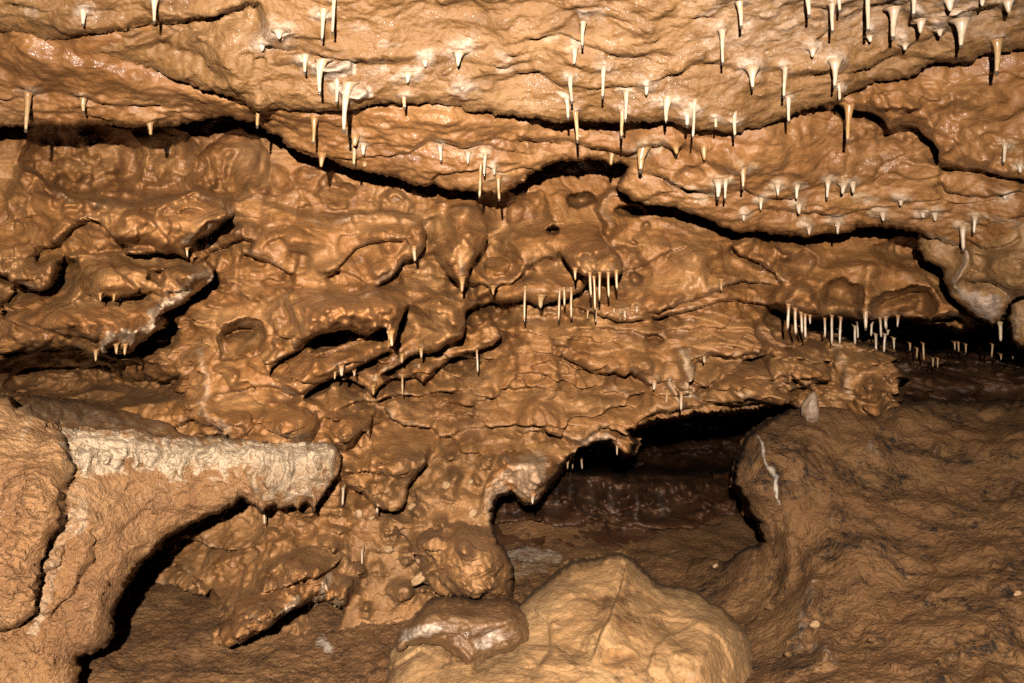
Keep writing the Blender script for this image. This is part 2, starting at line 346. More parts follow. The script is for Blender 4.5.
# ------------------------------------------------------------------ 1 ceiling
EDGE_B = [(-300,6),(-150,18),(0,30),(20,35),(45,40),(62,39),(75,47),(100,53),(135,64),(165,75),(200,88),(225,95),(245,104),(256,112),(262,114),(280,108),(310,103),(340,104),(370,101),(405,99),(425,97),(445,101),(470,110),(495,114),(515,114),(540,116),(565,122),(585,124),(610,122),(640,117),(660,116),(685,118),(705,120),(720,124),(740,127),(760,124),(775,119),(795,112),(815,106),(833,98),(850,90),(880,84),(905,79),(920,73),(934,64),(955,66),(967,64),(985,55),(1000,52),(1024,46),(1150,20),(1310,-20)]
l = Layer('ceiling', (-280,-260,1300,140), [(-280,-260,1.3),(500,-260,1.28),(1300,-260,1.3),(-280,10,1.75),(0,0,1.75),(0,30,1.84),(62,38,1.88),(255,110,1.97),(500,0,1.72),(500,114,1.99),(250,0,1.72),(740,127,2.01),(750,0,1.70),(850,90,1.95),(1024,0,1.72),(1024,46,1.84),(1300,-30,1.7),(380,60,1.86),(650,60,1.84),(880,40,1.81)], warp=2.2, seed=1)
l.mask([(-400,-400)]+[(1400,-400)]+[(1400,-40)]+EDGE_B[::-1]+[(-400,0)])
l.lip([(58,42),(80,33),(95,28),(115,24),(140,23),(165,23),(187,24),(215,20),(235,14),(262,3)], .10, 14, 30, .35, .05)
l.lip([(118,50),(160,46),(200,60),(230,82),(245,100)], .04, 20, 30)
l.bump(230,60,26,45,.06,-30); l.bump(258,104,10,16,.05); l.bump(60,20,40,12,.04)
l.lip([(350,52),(400,56),(440,62),(470,60),(500,66),(540,62)], .03, 14, 10)
l.lip([(512,70),(535,75),(570,92),(600,90),(640,86),(700,60),(720,65),(760,72),(800,74),(830,72),(860,70)], .03, 14, 8)
l.lip([(845,72),(870,68),(900,58),(930,40),(950,30)], .05, 16, 8)
l.lip([(905,28),(930,28),(950,32),(965,25),(985,10),(1000,2)], .05, 14, 8)
l.lip([(960,18),(985,10),(1010,12),(1040,8)], .03, 10, 8)
l.lip([(770,78),(800,74),(850,66),(880,70)], .04, 12, 8)
l.lip([(255,40),(300,44),(350,54),(400,60)], .04, 16, 12)
l.lip([(500,45),(560,40),(610,52),(680,53)], .03, 12, 8)
l.lip([(0,8),(40,12),(90,6),(150,2)], .03)
for k in range(160):
    u = random.uniform(-30,1050); v = random.uniform(-10,100)
    l.bump(u, v, random.uniform(6,20), random.uniform(3,7), random.uniform(.006,.02), random.uniform(-25,15))
for k in range(26):
    u = random.uniform(-10,1010); v = random.uniform(-8,95); w_ = random.uniform(14,45); a_ = random.uniform(-.25,.1)
    if u > 700: a_ -= .2
    l.lip([(u,v),(u+w_*.5,v+random.uniform(-3,3)+a_*w_*.5),(u+w_,v+a_*w_)], random.uniform(.015,.035), random.uniform(6,12), 5, .5, .25)
X, Y, Z = l.world()
l.dn = .05*fbm(X*2.2, Y*2.2, Z*2, 2, 3) + .022*fbm(X*5, Y*8, Z*7, 2, 9) + .0065*fbm(X*17, Y*30, Z*34, 4, 15, .62)
l.roots()
l.dn += .005*(.5-np.abs(perlin(X*9, Y*22, Z*20, 91)))
for a in [(30,15),(262,44),(279,30),(363,24),(390,40),(384,64),(425,58),(460,86),(600,20),(550,44),(598,22),(813,52),(905,36),(880,40),(505,68),(503,55)]:
    l.paint([(a[0]-5,a[1]),(a[0]+5,a[1]+1)], 6, .42)
l.paint([(317,61),(328,66),(340,62),(353,59)], 7, .95, rag=.3); l.ridge([(316,60),(328,65),(342,61),(354,58)], 4, .03); l.paint([(340,82),(350,88),(362,87),(370,84)], 7, .95, rag=.3); l.ridge([(340,81),(350,87),(362,86),(370,83)], 4, .03)
l.patch([(690,-20),(1040,-20),(1040,25),(960,40),(880,45),(790,60),(720,70),(690,40)], .36, edge=25, rag=18)
l.build(M_ceil, (0,-.45,-.9), skirt=.5, round_=(.03,4))

# ------------------------------------------------------------------ 2 lower ceiling beds
EDGE_C = [(-310,132),(-150,128),(0,126),(60,124),(100,122),(130,124),(165,122),(190,123),(208,118),(225,116),(245,120),(262,129),(278,135),(292,147),(310,156),(330,159),(345,163),(370,171),(400,178),(430,184),(455,188),(480,189),(500,190),(512,186),(530,175),(550,164),(575,158),(600,158),(622,161),(630,167),(624,178),(617,188),(632,197),(650,203),(668,203),(690,208),(710,216),(725,224),(745,229),(770,233),(800,236),(830,235),(850,230),(862,226),(880,226),(905,228),(920,233),(940,238),(958,246),(968,249),(985,246),(1010,244),(1030,246),(1310,250)]
l = Layer('lower_ceiling', (-280,-60,1300,270), [(-280,-60,1.85),(-280,60,2.0),(-280,125,2.1),(0,45,1.93),(100,70,1.98),(255,118,2.04),(450,112,2.04),(700,128,2.07),(830,110,2.16),(1024,60,1.94),(0,124,2.15),(130,122,2.2),(250,122,2.22),(350,165,2.25),(500,188,2.3),(620,160,2.32),(630,195,2.38),(700,205,2.4),(830,232,2.48),(960,245,2.48),(950,130,2.12),(1024,165,2.15),(1024,235,2.35),(880,160,2.25),(800,150,2.2),(1300,0,1.75),(1300,150,1.9),(1300,250,2.1),(500,-60,2.1)], warp=2.6, seed=2)
l.mask([(-400,-80)]+[(1400,-80)]+[(1400,260)]+EDGE_C[::-1]+[(-400,130)])
l.lip([(830,112),(836,102),(848,108),(870,110),(880,117),(887,128),(905,124),(915,126),(930,140),(937,150),(934,166)], .30, 40, 26, .45, .06)
l.lip([(932,164),(950,163),(975,166),(1000,174),(1030,180),(1100,186)], .14, 22, 12, .5, .05)
l.lip([(936,176),(945,188),(960,195),(985,197),(1010,190),(1024,186)], .07, 16, 8)
l.lip([(0,87),(25,91),(33,93),(60,92),(90,98),(120,105),(155,103),(200,108)], .04, 14, 8)
l.lip([(0,112),(60,112),(100,114),(118,120),(150,124)], .03, 10, 6)
l.lip([(182,110),(205,115),(230,116),(255,121),(275,122)], .05, 9, 6)
l.lip([(256,122),(275,121),(300,135),(330,145),(370,140),(400,145),(450,140),(500,150),(545,155)], .03, 16, 10)
l.lip([(512,140),(540,142),(565,140),(600,148),(628,152),(640,146),(655,143),(662,142),(672,148),(678,152),(684,146),(688,138)], .13, 14, 14, .5, .06)
l.lip([(640,170),(660,175),(675,185),(700,188),(715,191),(728,190),(745,187),(760,196),(800,200)], .08, 16, 9)
l.lip([(664,172),(670,180),(686,187),(712,190)], .05, 6, 5)
l.lip([(630,190),(670,195),(700,196),(760,204),(800,215),(850,216),(900,222)], .03, 10, 7)
l.lip([(965,236),(975,243),(990,245),(1010,242),(1018,236)], .06, 8, 6)
l.bump(30,55,34,14,.05,12); l.bump(85,72,30,12,.035,10); l.bump(135,80,34,12,.04,12); l.bump(215,100,36,10,.05,14)
l.bump(290,112,24,12,.03); l.bump(380,118,46,15,.05); l.bump(440,116,26,14,.04); l.bump(500,122,40,10,.05)
l.dome(722,158,18,14,.03); l.bump(760,150,34,24,.06); l.dome(843,165,15,14,.035); l.dome(880,170,20,18,.02); l.dome(848,182,10,7,.03)
l.bump(905,100,36,20,.06); l.bump(975,100,24,16,.05); l.bump(955,97,20,10,.03); l.bump(885,100,9,8,.02)
l.scoop(690,172,16,9,.04); l.bump(735,165,9,16,.04); l.bump(1010,225,26,34,.06)
l.lip([(690,165),(705,160),(718,168),(736,172),(742,160)], .03, 8, 6)
l.lip([(838,175),(835,190),(860,186),(872,180),(884,160),(905,150)], .035, 12, 8)
for k in range(40):
    u = random.uniform(-20,1030)
    v = float(np.interp(u, [0,250,500,620,830,1024], [110,112,165,185,215,205]))+random.uniform(-14,14)
    l.lip([(u,v),(u+15,v+random.uniform(-2,2)),(u+34,v+random.uniform(-2,4))], random.uniform(.012,.03), 7, 5, .5, .3)
X, Y, Z = l.world()
rough = sstep(0, 40, np.interp(l.U[0], [0,250,500,620,700,830,1024], [95,95,130,150,185,190,200]).astype(F)[None]+10-l.V)
l.dn = .04*fbm(X*2.5, Y*2.5, Z*2.5, 2, 43) + .035*billow(X*6, Y*6, Z*9, 2, 49)*(.45+.55*rough) + .010*billow(X*18, Y*14, Z*22, 2, 51)*rough + (.009-.006*rough)*fbm(X*16, Y*30, Z*45, 4, 55, .6) + l.strata(X, Z, 13, .03, 57)*(1-.7*rough)
l.roots()

l.paint([(668,178),(680,186),(700,189),(714,191)], 5, .6); l.paint([(620,200),(650,204),(690,208)], 5, .4); l.paint([(925,235),(945,240),(962,247)], 6, .5)
for a in [(770,190),(800,188),(860,198),(872,200),(900,198),(880,216),(920,212),(935,213),(1005,196),(838,222),(809,226),(760,198),(700,195)]:
    l.paint([(a[0]-4,a[1]),(a[0]+4,a[1])], 7, .5)
l.paint([(985,215),(1005,222),(1024,228)], 6, .4)
l.build(M_slab, (0,-.8,-.6), skirt=.7, round_=(.04,5))

# ------------------------------------------------------------------ 3 cave wall
O1 = [(498,545),(490,525),(489,510),(496,497),(510,490),(522,500),(532,503),(545,488),(560,465),(570,452),(580,445),(595,437),(610,438),(622,449),(630,452),(634,442),(622,428),(640,422),(690,413),(740,408),(790,404),(805,410),(770,430),(757,440),(748,455),(790,520),(800,620),(520,640),(508,560)]
O2 = [(800,320),(815,318),(845,319),(890,317),(935,322),(960,330),(1024,300),(1320,300),(1320,440),(1024,440),(900,425),(897,392),(893,372),(885,354),(862,347),(838,341),(815,334)]
l = Layer('cave_wall', (-280,60,1300,720), [(-280,100,2.6),(-280,400,2.3),(-280,720,2.2),(1300,100,2.6),(1300,400,2.9),(1300,700,2.9),(0,140,2.56),(130,145,2.6),(250,150,2.62),(450,190,2.75),(600,185,2.85),(700,235,2.9),(850,250,3.0),(940,260,3.05),(30,200,2.55),(150,225,2.48),(100,300,2.4),(60,270,2.42),(230,240,2.5),(340,305,2.45),(400,320,2.48),(330,230,2.6),(460,250,2.6),(590,260,2.62),(530,220,2.75),(690,265,2.75),(850,295,2.85),(900,300,2.92),(500,350,2.78),(600,380,2.8),(700,370,2.8),(420,415,2.75),(550,420,2.75),(800,370,2.95),(870,390,2.95),(240,400,2.45),(300,430,2.4),(90,385,2.62),(200,520,2.78),(250,585,2.6),(400,490,2.5),(450,560,2.42),(500,480,2.55),(350,570,2.5),(330,660,2.4),(260,622,2.22),(300,595,2.35),(150,590,3.0),(600,440,2.75),(500,60,2.9)], warp=3.2, seed=3, gain=2.6)
l.mask(O1, True); l.mask(O2, True)
# upper niches under the black gap
l.scoop(85,160,58,42,.085,0,.8); l.scoop(160,165,52,40,.085,0,.8); l.scoop(235,168,40,34,.07,0,.8)
l.ridge([(88,132),(92,150),(97,172),(92,190)], 6, .05); l.ridge([(140,132),(143,160),(148,188)], 7, .05); l.ridge([(194,132),(196,155),(192,180),(198,196)], 7, .06); l.ridge([(232,150),(226,170),(232,192)], 5, .04); l.ridge([(262,150),(258,172),(266,196)], 5, .035)
l.ridge([(25,140),(40,160),(60,182)], 7, .05); l.bump(70,168,18,15,.05); l.bump(115,160,14,14,.03); l.bump(165,170,14,12,.04); l.bump(212,176,10,12,.04); l.bump(246,176,8,8,.03); l.bump(250,188,9,7,.04)
l.scoop(280,182,16,17,.022); l.scoop(310,178,16,12,.02); l.scoop(335,192,20,16,.05); l.dome(337,198,14,12,.03); l.scoop(395,203,16,16,.05); l.dome(395,206,11,10,.03); l.scoop(500,212,22,26,.06)
for u_ in range(345,480,14): l.ridge([(u_,178),(u_+random.uniform(-3,3),198),(u_+random.uniform(-5,5),222)], random.uniform(4,7), random.uniform(.015,.04))
# lobe A
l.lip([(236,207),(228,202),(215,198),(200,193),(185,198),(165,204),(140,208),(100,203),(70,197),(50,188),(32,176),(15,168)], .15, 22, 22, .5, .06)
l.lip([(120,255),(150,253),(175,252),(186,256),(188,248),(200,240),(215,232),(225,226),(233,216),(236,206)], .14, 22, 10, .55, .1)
l.lip([(24,247),(45,247),(60,241),(75,227),(90,217),(100,221),(112,233),(120,244),(132,247),(138,250)], .07, 12, 14)
l.bump(88,222,10,7,.03); l.bump(120,238,10,8,.03); l.bump(165,240,14,9,.04); l.bump(148,222,10,6,.03); l.bump(210,258,12,8,.05); l.bump(240,232,14,9,.05,-30)
l.lip([(195,262),(212,252),(230,245),(245,240),(260,242)], .06, 10, 9)
# snout lobe B
l.lip([(165,257),(150,254),(120,257),(90,257),(60,258)], .07, 14, 10, .5)
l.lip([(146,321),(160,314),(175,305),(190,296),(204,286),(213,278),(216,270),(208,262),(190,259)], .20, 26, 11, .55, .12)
l.lip([(84,290),(88,293),(95,297),(99,300),(103,296),(110,296),(114,300),(120,296),(132,292),(138,286)], .10, 14, 12, .5, .12)
l.lip([(160,290),(180,288),(200,282),(212,274)], .05, 8, 8); l.lip([(130,296),(145,290),(158,297)], .04, 8, 6)
l.scoop(155,277,9,8,.09,0,.6); l.bump(182,272,20,10,.05,20); l.bump(115,275,30,18,.04); l.bump(80,310,60,22,.08)
# tier C with drapery
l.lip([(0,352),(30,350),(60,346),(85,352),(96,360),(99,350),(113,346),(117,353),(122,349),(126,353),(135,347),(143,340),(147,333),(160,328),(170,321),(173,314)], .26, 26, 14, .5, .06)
l.lip([(10,318),(40,328),(70,338),(95,340)], .04); l.ridge([(150,320),(147,330),(143,342),(130,338),(110,340),(98,352)], 5, .03)
# far left block
l.lip([(-40,262),(0,272),(10,276),(16,285),(28,286),(35,291),(45,291),(54,286),(60,268),(59,254)], .22, 22, 12, .5, .08)
l.lip([(0,316),(10,301),(17,286)], .10, 12, 12, .5)
l.bump(145,226,60,17,.07,-8); l.bump(205,222,26,14,.05,-30); l.bump(120,278,55,16,.06); l.bump(185,278,24,11,.05,15); l.bump(75,325,55,16,.07); l.bump(130,330,18,10,.05)
l.bump(345,312,48,18,.06); l.bump(440,318,26,22,.06); l.bump(592,252,26,17,.05); l.bump(462,235,16,34,.06); l.bump(520,256,20,12,.04)
# pocket
l.scoop(70,382,124,30,.34,0,.7)
l.lip([(0,364),(40,366),(80,366),(110,365),(120,370),(135,381),(150,381),(175,378),(184,373),(180,366)], .12, 10, 10, .6)
l.bump(60,378,30,10,.08); l.bump(110,392,24,8,.09); l.bump(150,372,22,6,.08); l.bump(30,395,30,8,.06)
# eye
l.scoop(240,338,27,22,.12,0,.7); l.dome(240,343,18,14,.05); l.lip([(218,334),(226,328),(236,325),(248,326),(256,333)], .07, 8, 8)
l.ridge([(196,330),(200,306),(214,293),(236,290),(256,298),(270,314),(277,332)], 8, .05); l.ridge([(205,326),(212,312),(226,306),(244,306),(258,314)], 4, .025)
l.dome(277,345,9,8,.05); l.lip([(212,350),(225,356),(240,358),(255,354),(266,346)], .03)
l.ridge([(190,345),(203,362),(210,380),(208,402),(190,410)], 9, .06); l.lip([(215,390),(245,388),(270,386),(290,392),(305,400)], .05, 12, 8)
l.lip([(268,378),(272,368),(280,361),(292,353),(305,343),(318,332),(326,334),(338,331),(352,329)], .11, 16, 12, .5)
# centre-left lobes
l.lip([(430,232),(418,222),(400,219),(380,216),(358,216),(330,221),(300,219),(275,211),(258,209)], .05, 18, 14)
l.lip([(240,254),(258,256),(272,263),(290,272),(300,272)], .07, 14, 9)
l.bump(300,240,36,16,.06); l.bump(330,268,24,10,.05,-20); l.bump(380,235,26,14,.05); l.lip([(322,280),(345,258),(360,246),(385,238),(405,238),(412,246)], .06, 12, 12)
l.lip([(372,286),(388,279),(396,270),(402,262),(411,257),(414,262),(418,254),(424,244),(425,232),(418,222)], .13, 18, 10, .5)
l.lip([(318,275),(332,268),(345,272),(372,286)], .04, 10, 8)
# drip cone
l.lip([(432,244),(440,262),(452,278),(459,286),(462,291),(465,284),(468,272),(478,255),(486,237),(482,222)], .17, 18, 12, .55, .12)
l.ridge([(470,205),(463,235),(461,262),(462,288)], 13, .06); l.dome(447,254,12,14,.03); l.ridge([(440,200),(436,225),(437,245)], 8, .04)
l.lip([(466,284),(478,282),(488,286),(493,292),(499,286),(512,282),(520,275),(527,262)], .10, 14, 10, .5)
l.scoop(497,262,26,22,.08); l.dome(497,267,14,12,.07)
# lobe 2
l.lip([(410,300),(395,293),(375,288),(358,298),(330,297),(305,293),(285,296),(268,290)], .06, 22, 14, .6)
l.lip([(306,344),(318,336),(330,331),(350,330),(366,334),(378,327),(385,330),(389,338),(391,346),(394,334),(399,322),(406,310),(410,300)], .22, 24, 12, .55, .08)
l.bump(330,310,40,14,.07); l.bump(385,312,20,14,.05)
l.lip([(303,400),(309,390),(320,381),(335,376),(341,375),(352,370),(367,360),(382,352),(398,350)], .20, 20, 10, .5, .08)
l.bump(340,352,30,10,.05,-15)
# lobe 3
l.lip([(380,372),(392,366),(402,362),(410,357),(423,353),(436,350),(450,343),(461,338),(464,326),(467,313),(478,303),(474,296)], .22, 22, 12, .5, .08)
l.bump(440,310,26,20,.06); l.bump(455,322,8,16,.04)
l.lip([(474,296),(462,293),(445,297),(425,303),(412,306)], .05, 14, 10)
# lobe 4
l.lip([(337,381),(357,381),(368,386),(373,394),(378,386),(388,378),(402,376),(412,374),(424,382),(436,368),(450,357),(465,352),(474,352),(494,346),(502,337),(496,326),(486,310)], .15, 18, 11, .5, .06)
l.bump(480,325,16,18,.06); l.bump(430,365,30,10,.04)
l.lip([(335,405),(352,403),(372,400),(400,395),(420,397),(440,392),(462,390)], .08, 10, 9)
l.lip([(370,405),(385,410),(395,420),(415,428),(440,436),(462,438)], .06); l.lip([(430,440),(470,430),(500,430),(540,424),(590,426)], .04, 14, 12)
# centre cap with soda straws
l.lip([(560,250),(566,262),(574,272),(583,275),(592,278),(602,276),(612,277),(622,273),(622,262),(612,250),(600,235)], .20, 24, 13, .55, .1)
l.bump(592,248,24,18,.07); l.bump(560,245,16,12,.04); l.ridge([(500,250),(525,246),(548,240),(566,228)], 9, .05)
l.scoop(553,230,7,6,.14,0,.5); l.scoop(530,215,26,24,.07); l.scoop(582,198,16,9,.12); l.ridge([(556,190),(560,205),(558,222)], 8, .05)
l.lip([(520,275),(530,265),(545,258),(560,258)], .05, 10, 10)
l.lip([(474,306),(490,303),(515,303),(526,300),(534,303),(541,306),(550,301),(566,298),(576,292),(584,285),(595,282)], .17, 18, 10, .5, .08)
l.bump(540,285,26,10,.05)
# right shell
l.lip([(606,278),(622,273),(650,260),(672,250),(690,242)], .04, 16, 14); l.bump(690,262,20,16,.035); l.dome(648,248,24,20,.03); l.scoop(633,242,5,4,.03); l.scoop(646,226,6,5,.03); l.scoop(634,278,8,6,.03)
l.lip([(617,185),(606,200),(600,210),(610,225),(612,252)], .06, 18, 14)
l.scoop(630,212,16,7,.12); l.bump(700,250,30,22,.04)
l.lip([(640,312),(660,310),(680,304),(700,297),(712,291),(721,290),(730,284),(745,280),(780,284)], .08, 18, 12)
l.lip([(566,305),(578,309),(592,312),(610,318),(632,321),(655,316),(690,310),(720,300),(750,303),(790,306)], .09, 14, 10, .5)
l.lip([(560,330),(600,328),(650,333),(700,326),(760,330),(785,333)], .04, 14, 9)
l.lip([(728,243),(738,255),(760,262),(775,275),(786,290)], .10, 14, 10); l.ridge([(728,243),(745,262),(770,272),(782,284)], 5, .05)
l.bump(748,242,10,8,.05,-30); l.bump(790,255,20,12,.06); l.bump(775,245,10,10,.04); l.scoop(800,262,16,12,.05)
# right arches
l.ridge([(808,300),(818,284),(838,270),(866,263),(895,270),(925,282),(942,292)], 9, .07); l.ridge([(867,262),(866,285),(867,318)], 8, .08)
l.scoop(841,304,24,24,.15,0,.6); l.scoop(902,306,34,20,.15,-12,.6); l.lip([(872,312),(890,300),(910,292),(930,288)], .06, 8, 10)
l.bump(905,304,22,7,.06,-15); l.bump(842,308,14,10,.06)
l.lip([(776,300),(786,310),(800,314),(815,317),(842,318),(866,322),(885,318),(900,317),(925,319),(950,318),(960,310)], .20, 16, 12, .45, .05)
l.bump(795,292,16,14,.08); l.lip([(766,304),(780,312),(800,318),(822,322),(838,326)], .16, 14, 12, .3); l.scoop(900,250,40,12,.05)
# middle bedding
l.lip([(552,357),(563,354),(572,361),(582,368),(594,375),(615,373),(628,377),(633,373),(645,382),(656,391)], .10, 16, 9, .5)
l.lip([(512,372),(540,373),(580,374)], .04); l.lip([(554,392),(556,378),(553,372)], .03); l.lip([(600,392),(630,394),(656,391)], .05)
l.ridge([(684,345),(686,365),(689,385),(690,396)], 7, .06); l.ridge([(668,378),(675,392),(681,405)], 3, .04)
l.lip([(688,398),(692,372),(700,360),(715,356),(735,357),(755,352),(772,346)], .10, 14, 12, .5); l.lip([(690,395),(705,385),(725,372),(742,362),(765,352)], .06)
l.lip([(640,420),(660,410),(690,408),(720,404),(760,402),(800,402)], .10, 12, 9, .5)
l.lip([(735,402),(745,395),(758,390),(785,383),(800,378)], .08)
l.bump(735,385,22,16,.08); l.bump(645,362,18,12,.03); l.bump(540,408,16,14,.03); l.bump(608,402,18,12,.03)
l.lip([(520,440),(545,432),(560,436),(578,440),(600,428),(618,430),(632,440)], .08, 14, 9); l.ridge([(580,442),(596,434),(612,436),(624,446)], 5, .05)
# blocks to the right of centre
l.lip([(780,388),(800,386),(815,385),(828,380),(830,362),(828,345)], .12, 18, 10, .5); l.bump(800,358,20,18,.06); l.lip([(768,380),(776,376),(790,375),(812,390),(830,388)], .08)
l.ridge([(838,348),(842,368),(846,385),(842,400)], 9, .08); l.bump(818,395,10,8,.06); l.bump(876,392,16,12,.10); l.bump(900,385,10,10,.08); l.bump(862,402,18,10,.09); l.dome(898,398,8,8,.05); l.dome(875,385,9,8,.05); l.dome(890,378,7,6,.05); l.dome(872,411,9,6,.05)
l.bump(780,392,26,12,.07); l.bump(870,362,20,14,.08)
# lower centre: flowstone shelf by the ledge, small hanging block, mud block
l.dome(290,425,34,22,.10); l.dome(236,425,16,18,.05); l.bump(250,430,60,20,.06); l.lip([(200,432),(215,436),(222,428),(240,424),(250,436)], .05); l.ridge([(206,412),(222,418),(228,436)], 6, .05); l.lip([(168,438),(180,425),(200,418),(218,428),(226,440)], .06)
l.lip([(335,380),(325,395),(305,402),(290,404),(265,402)], .04)
l.bump(350,425,20,20,.10); l.lip([(340,455),(350,440),(362,432),(368,440),(372,424),(370,414)], .09, 14, 12)
l.lip([(343,482),(352,488),(362,492),(370,501),(385,509),(398,507),(404,498),(407,486),(413,478),(421,470),(427,460),(420,448)], .14, 22, 12, .55, .1)
l.lip([(336,478),(348,474),(362,472),(375,472)], .06); l.bump(400,462,26,16,.08); l.bump(345,474,10,8,.06)
l.lip([(480,500),(486,482),(494,470),(510,462),(530,458),(548,458),(560,455)], -.05, 14, 10); l.ridge([(487,520),(488,500),(497,480),(515,464),(540,456)], 8, .06); l.bump(535,475,16,18,.08); l.lip([(505,492),(520,500),(533,504),(545,490),(556,470)], .06, 10, 6)
l.dome(470,565,56,44,.16); l.bump(480,550,34,30,.05); l.lip([(412,578),(424,586),(436,592),(452,596),(480,602),(505,602),(515,590)], .12, 14, 10, .5)
l.lip([(395,525),(410,545),(415,560),(428,582)], .05)
# arch recess and the hanging rock
l.lip([(128,590),(140,590),(160,592),(182,594),(205,594),(212,585)], .14, 16, 12, .5); l.lip([(140,550),(165,555),(185,570),(200,590)], .07); l.lip([(170,540),(200,542),(236,549),(262,556)], .06); l.bump(180,575,26,12,.05,30); l.lip([(150,575),(165,585),(175,592)], .05)
l.bump(235,560,28,18,.07); l.bump(250,610,50,26,.10)
l.lip([(207,622),(209,633),(217,642),(235,642),(256,634),(274,622),(290,610),(302,602),(318,598),(335,600),(352,607)], .24, 26, 12, .55, .06)
l.lip([(212,622),(230,612),(255,616),(270,620)], .05, 8, 8); l.bump(285,570,30,18,.08); l.bump(275,545,22,12,.06); l.bump(330,545,20,12,.06); l.bump(310,575,22,12,.06)
l.lip([(255,592),(275,590),(300,580),(320,575),(345,560)], .06)
for k in range(60):
    u = random.uniform(330,510); v = random.uniform(440,600)
    l.bump(u, v, random.uniform(4,12), random.uniform(3,8), random.uniform(.01,.045), random.uniform(-40,40))
for k in range(46):
    u = random.uniform(250,420); v = random.uniform(500,610)
    l.bump(u, v, random.uniform(4,13), random.uniform(3,8), random.uniform(.01,.045), random.uniform(-40,40))
for k in range(130):
    u = random.uniform(-20,900); v = random.uniform(170,440); q_ = random.uniform(.5,1)**2
    l.bump(u, v, q_*random.uniform(5,15), q_*random.uniform(4,9), q_*random.uniform(.006,.026), random.uniform(-40,40))
for k in range(60):
    u = random.uniform(420,900); v = random.uniform(300,435); w_ = random.uniform(18,50)
    l.lip([(u,v),(u+w_*.5,v+random.uniform(-4,4)),(u+w_,v+random.uniform(-5,5))], random.uniform(.02,.055), random.uniform(8,14), 6, .5, .25)
for k in range(40):
    u = random.uniform(-10,460); v = random.uniform(205,340); w_ = random.uniform(14,36)
    l.lip([(u,v),(u+w_*.5,v+random.uniform(-6,4)),(u+w_,v+random.uniform(-12,6))], random.uniform(.015,.04), random.uniform(8,14), 7, .5, .3)
X, Y, Z = l.world()
coarse = sstep(330, 480, l.V)
up_ = 1-sstep(300, 360, l.V)
l.K = np.zeros_like(l.D)
for p in ([(40,190),(70,199),(110,206),(160,208),(200,197),(234,208),(225,228),(186,252),(140,246),(110,222),(90,212),(60,225),(30,215)],[(62,260),(150,256),(214,268),(205,284),(150,314),(90,300),(62,290)],[(10,318),(60,300),(150,318),(146,340),(100,350),(60,345),(10,345)],[(262,290),(330,300),(408,300),(398,325),(370,332),(310,338),(280,320)],[(408,306),(474,302),(462,336),(405,358),(390,345)],[(556,235),(600,236),(624,268),(600,276),(572,270)],[(440,210),(484,210),(482,240),(462,288),(440,255)],[(812,315),(820,285),(866,264),(930,282),(945,300),(900,315),(866,320)],[(476,240),(520,240),(545,250),(520,275),(490,285),(476,270)],[(640,290),(650,255),(690,240),(730,262),(720,288)],[(205,350),(200,310),(240,290),(275,315),(275,345),(240,362)],[(255,215),(360,222),(420,225),(412,250),(320,275),(262,255)],[(0,262),(58,258),(55,286),(10,276)],[(30,140),(300,140),(300,200),(160,206),(60,195)]):
    l.patch(p, 1.0, 'K', 7, 4)
calm = 1-.72*l.K
l.dn = .06*fbm(X*2.6, Y*2, Z*3.2, 2, 73) + (.4+.6*calm)*.045*billow(X*5.2, Y*2, Z*7.0, 2, 79, .4)*(1-.45*up_) + calm*(.009+.008*coarse)*fbm(X*11, Y*4, Z*13, 2, 83) + calm*(.0036+.0105*coarse)*fbm(X*30, Y*22, Z*36, 4, 87, .7) - .012*np.exp(-(perlin(X*4.2, Y*2, Z*6.5, 201)/.035)**2)*np.clip(.3+2*perlin(X*2, Y*2, Z*2, 203), 0, 1)
l.dn += l.strata(X, Z, 8.5, .085, 93, 1.5, .09)*calm*sstep(250, 340, l.V)*(1-sstep(440, 480, l.V)) + calm* l.strata(X, Z, 17, .026, 97, 1.6, .1)*(.35+.65*sstep(280, 340, l.V))
l.roots()
l.patch([(488,515),(493,488),(508,462),(530,454),(548,452),(556,460),(547,478),(534,500),(520,497),(508,488),(498,498),(494,520)], .62, 'C', 6, 12)
l.patch([(380,470),(440,440),(500,450),(500,520),(520,600),(440,600),(380,640),(330,680),(250,690),(210,640),(330,600),(350,540)], .8, 'M', 16, 16)
l.patch([(110,520),(240,500),(340,490),(350,560),(330,600),(250,640),(120,640)], .5, 'M', 20, 20)
l.patch([(-20,372),(60,368),(180,385),(190,400),(120,415),(-20,412)], .55, 'M', 10, 10)
l.patch([(340,400),(560,385),(720,330),(900,330),(900,420),(640,430),(500,455),(380,440)], .38, 'M', 30, 30)
for a, w, k in [([(194,241),(208,233),(222,224),(231,213)],9,.8),([(188,252),(192,246)],4,.5),([(148,314),(165,304),(188,290),(208,278)],10,.85),([(98,349),(106,339),(125,336),(138,336),(146,324)],10,.9),([(96,357),(97,348)],3,.8),([(196,350),(207,368),(212,392),(206,410),(218,422),(228,438)],6,.45),([(380,282),(392,272),(402,264)],5,.5),([(462,262),(462,288)],5,.45),([(687,352),(688,372),(690,394)],7,.6),([(670,380),(676,393),(681,406)],4,.55),([(580,441),(592,435),(606,435),(616,441)],4,.55),([(492,520),(489,505),(494,490),(504,476),(520,462),(540,454)],7,.5),([(838,350),(843,372),(847,392)],9,.4),([(276,618),(290,606),(298,595)],4,.8),([(312,605),(320,595),(326,582)],5,.8),([(322,640),(328,646)],6,.6),([(740,392),(748,398),(742,410)],4,.55),([(445,352),(458,345)],4,.4),([(185,262),(200,270),(213,274)],5,.35),([(574,296),(585,288)],4,.5)]:
    l.paint(a, w, k)
for k in range(60):
    u = random.uniform(0,420); v = random.uniform(140,300); l.paint([(u,v),(u+random.uniform(-4,4),v+random.uniform(3,12))], random.uniform(2,5), .22)
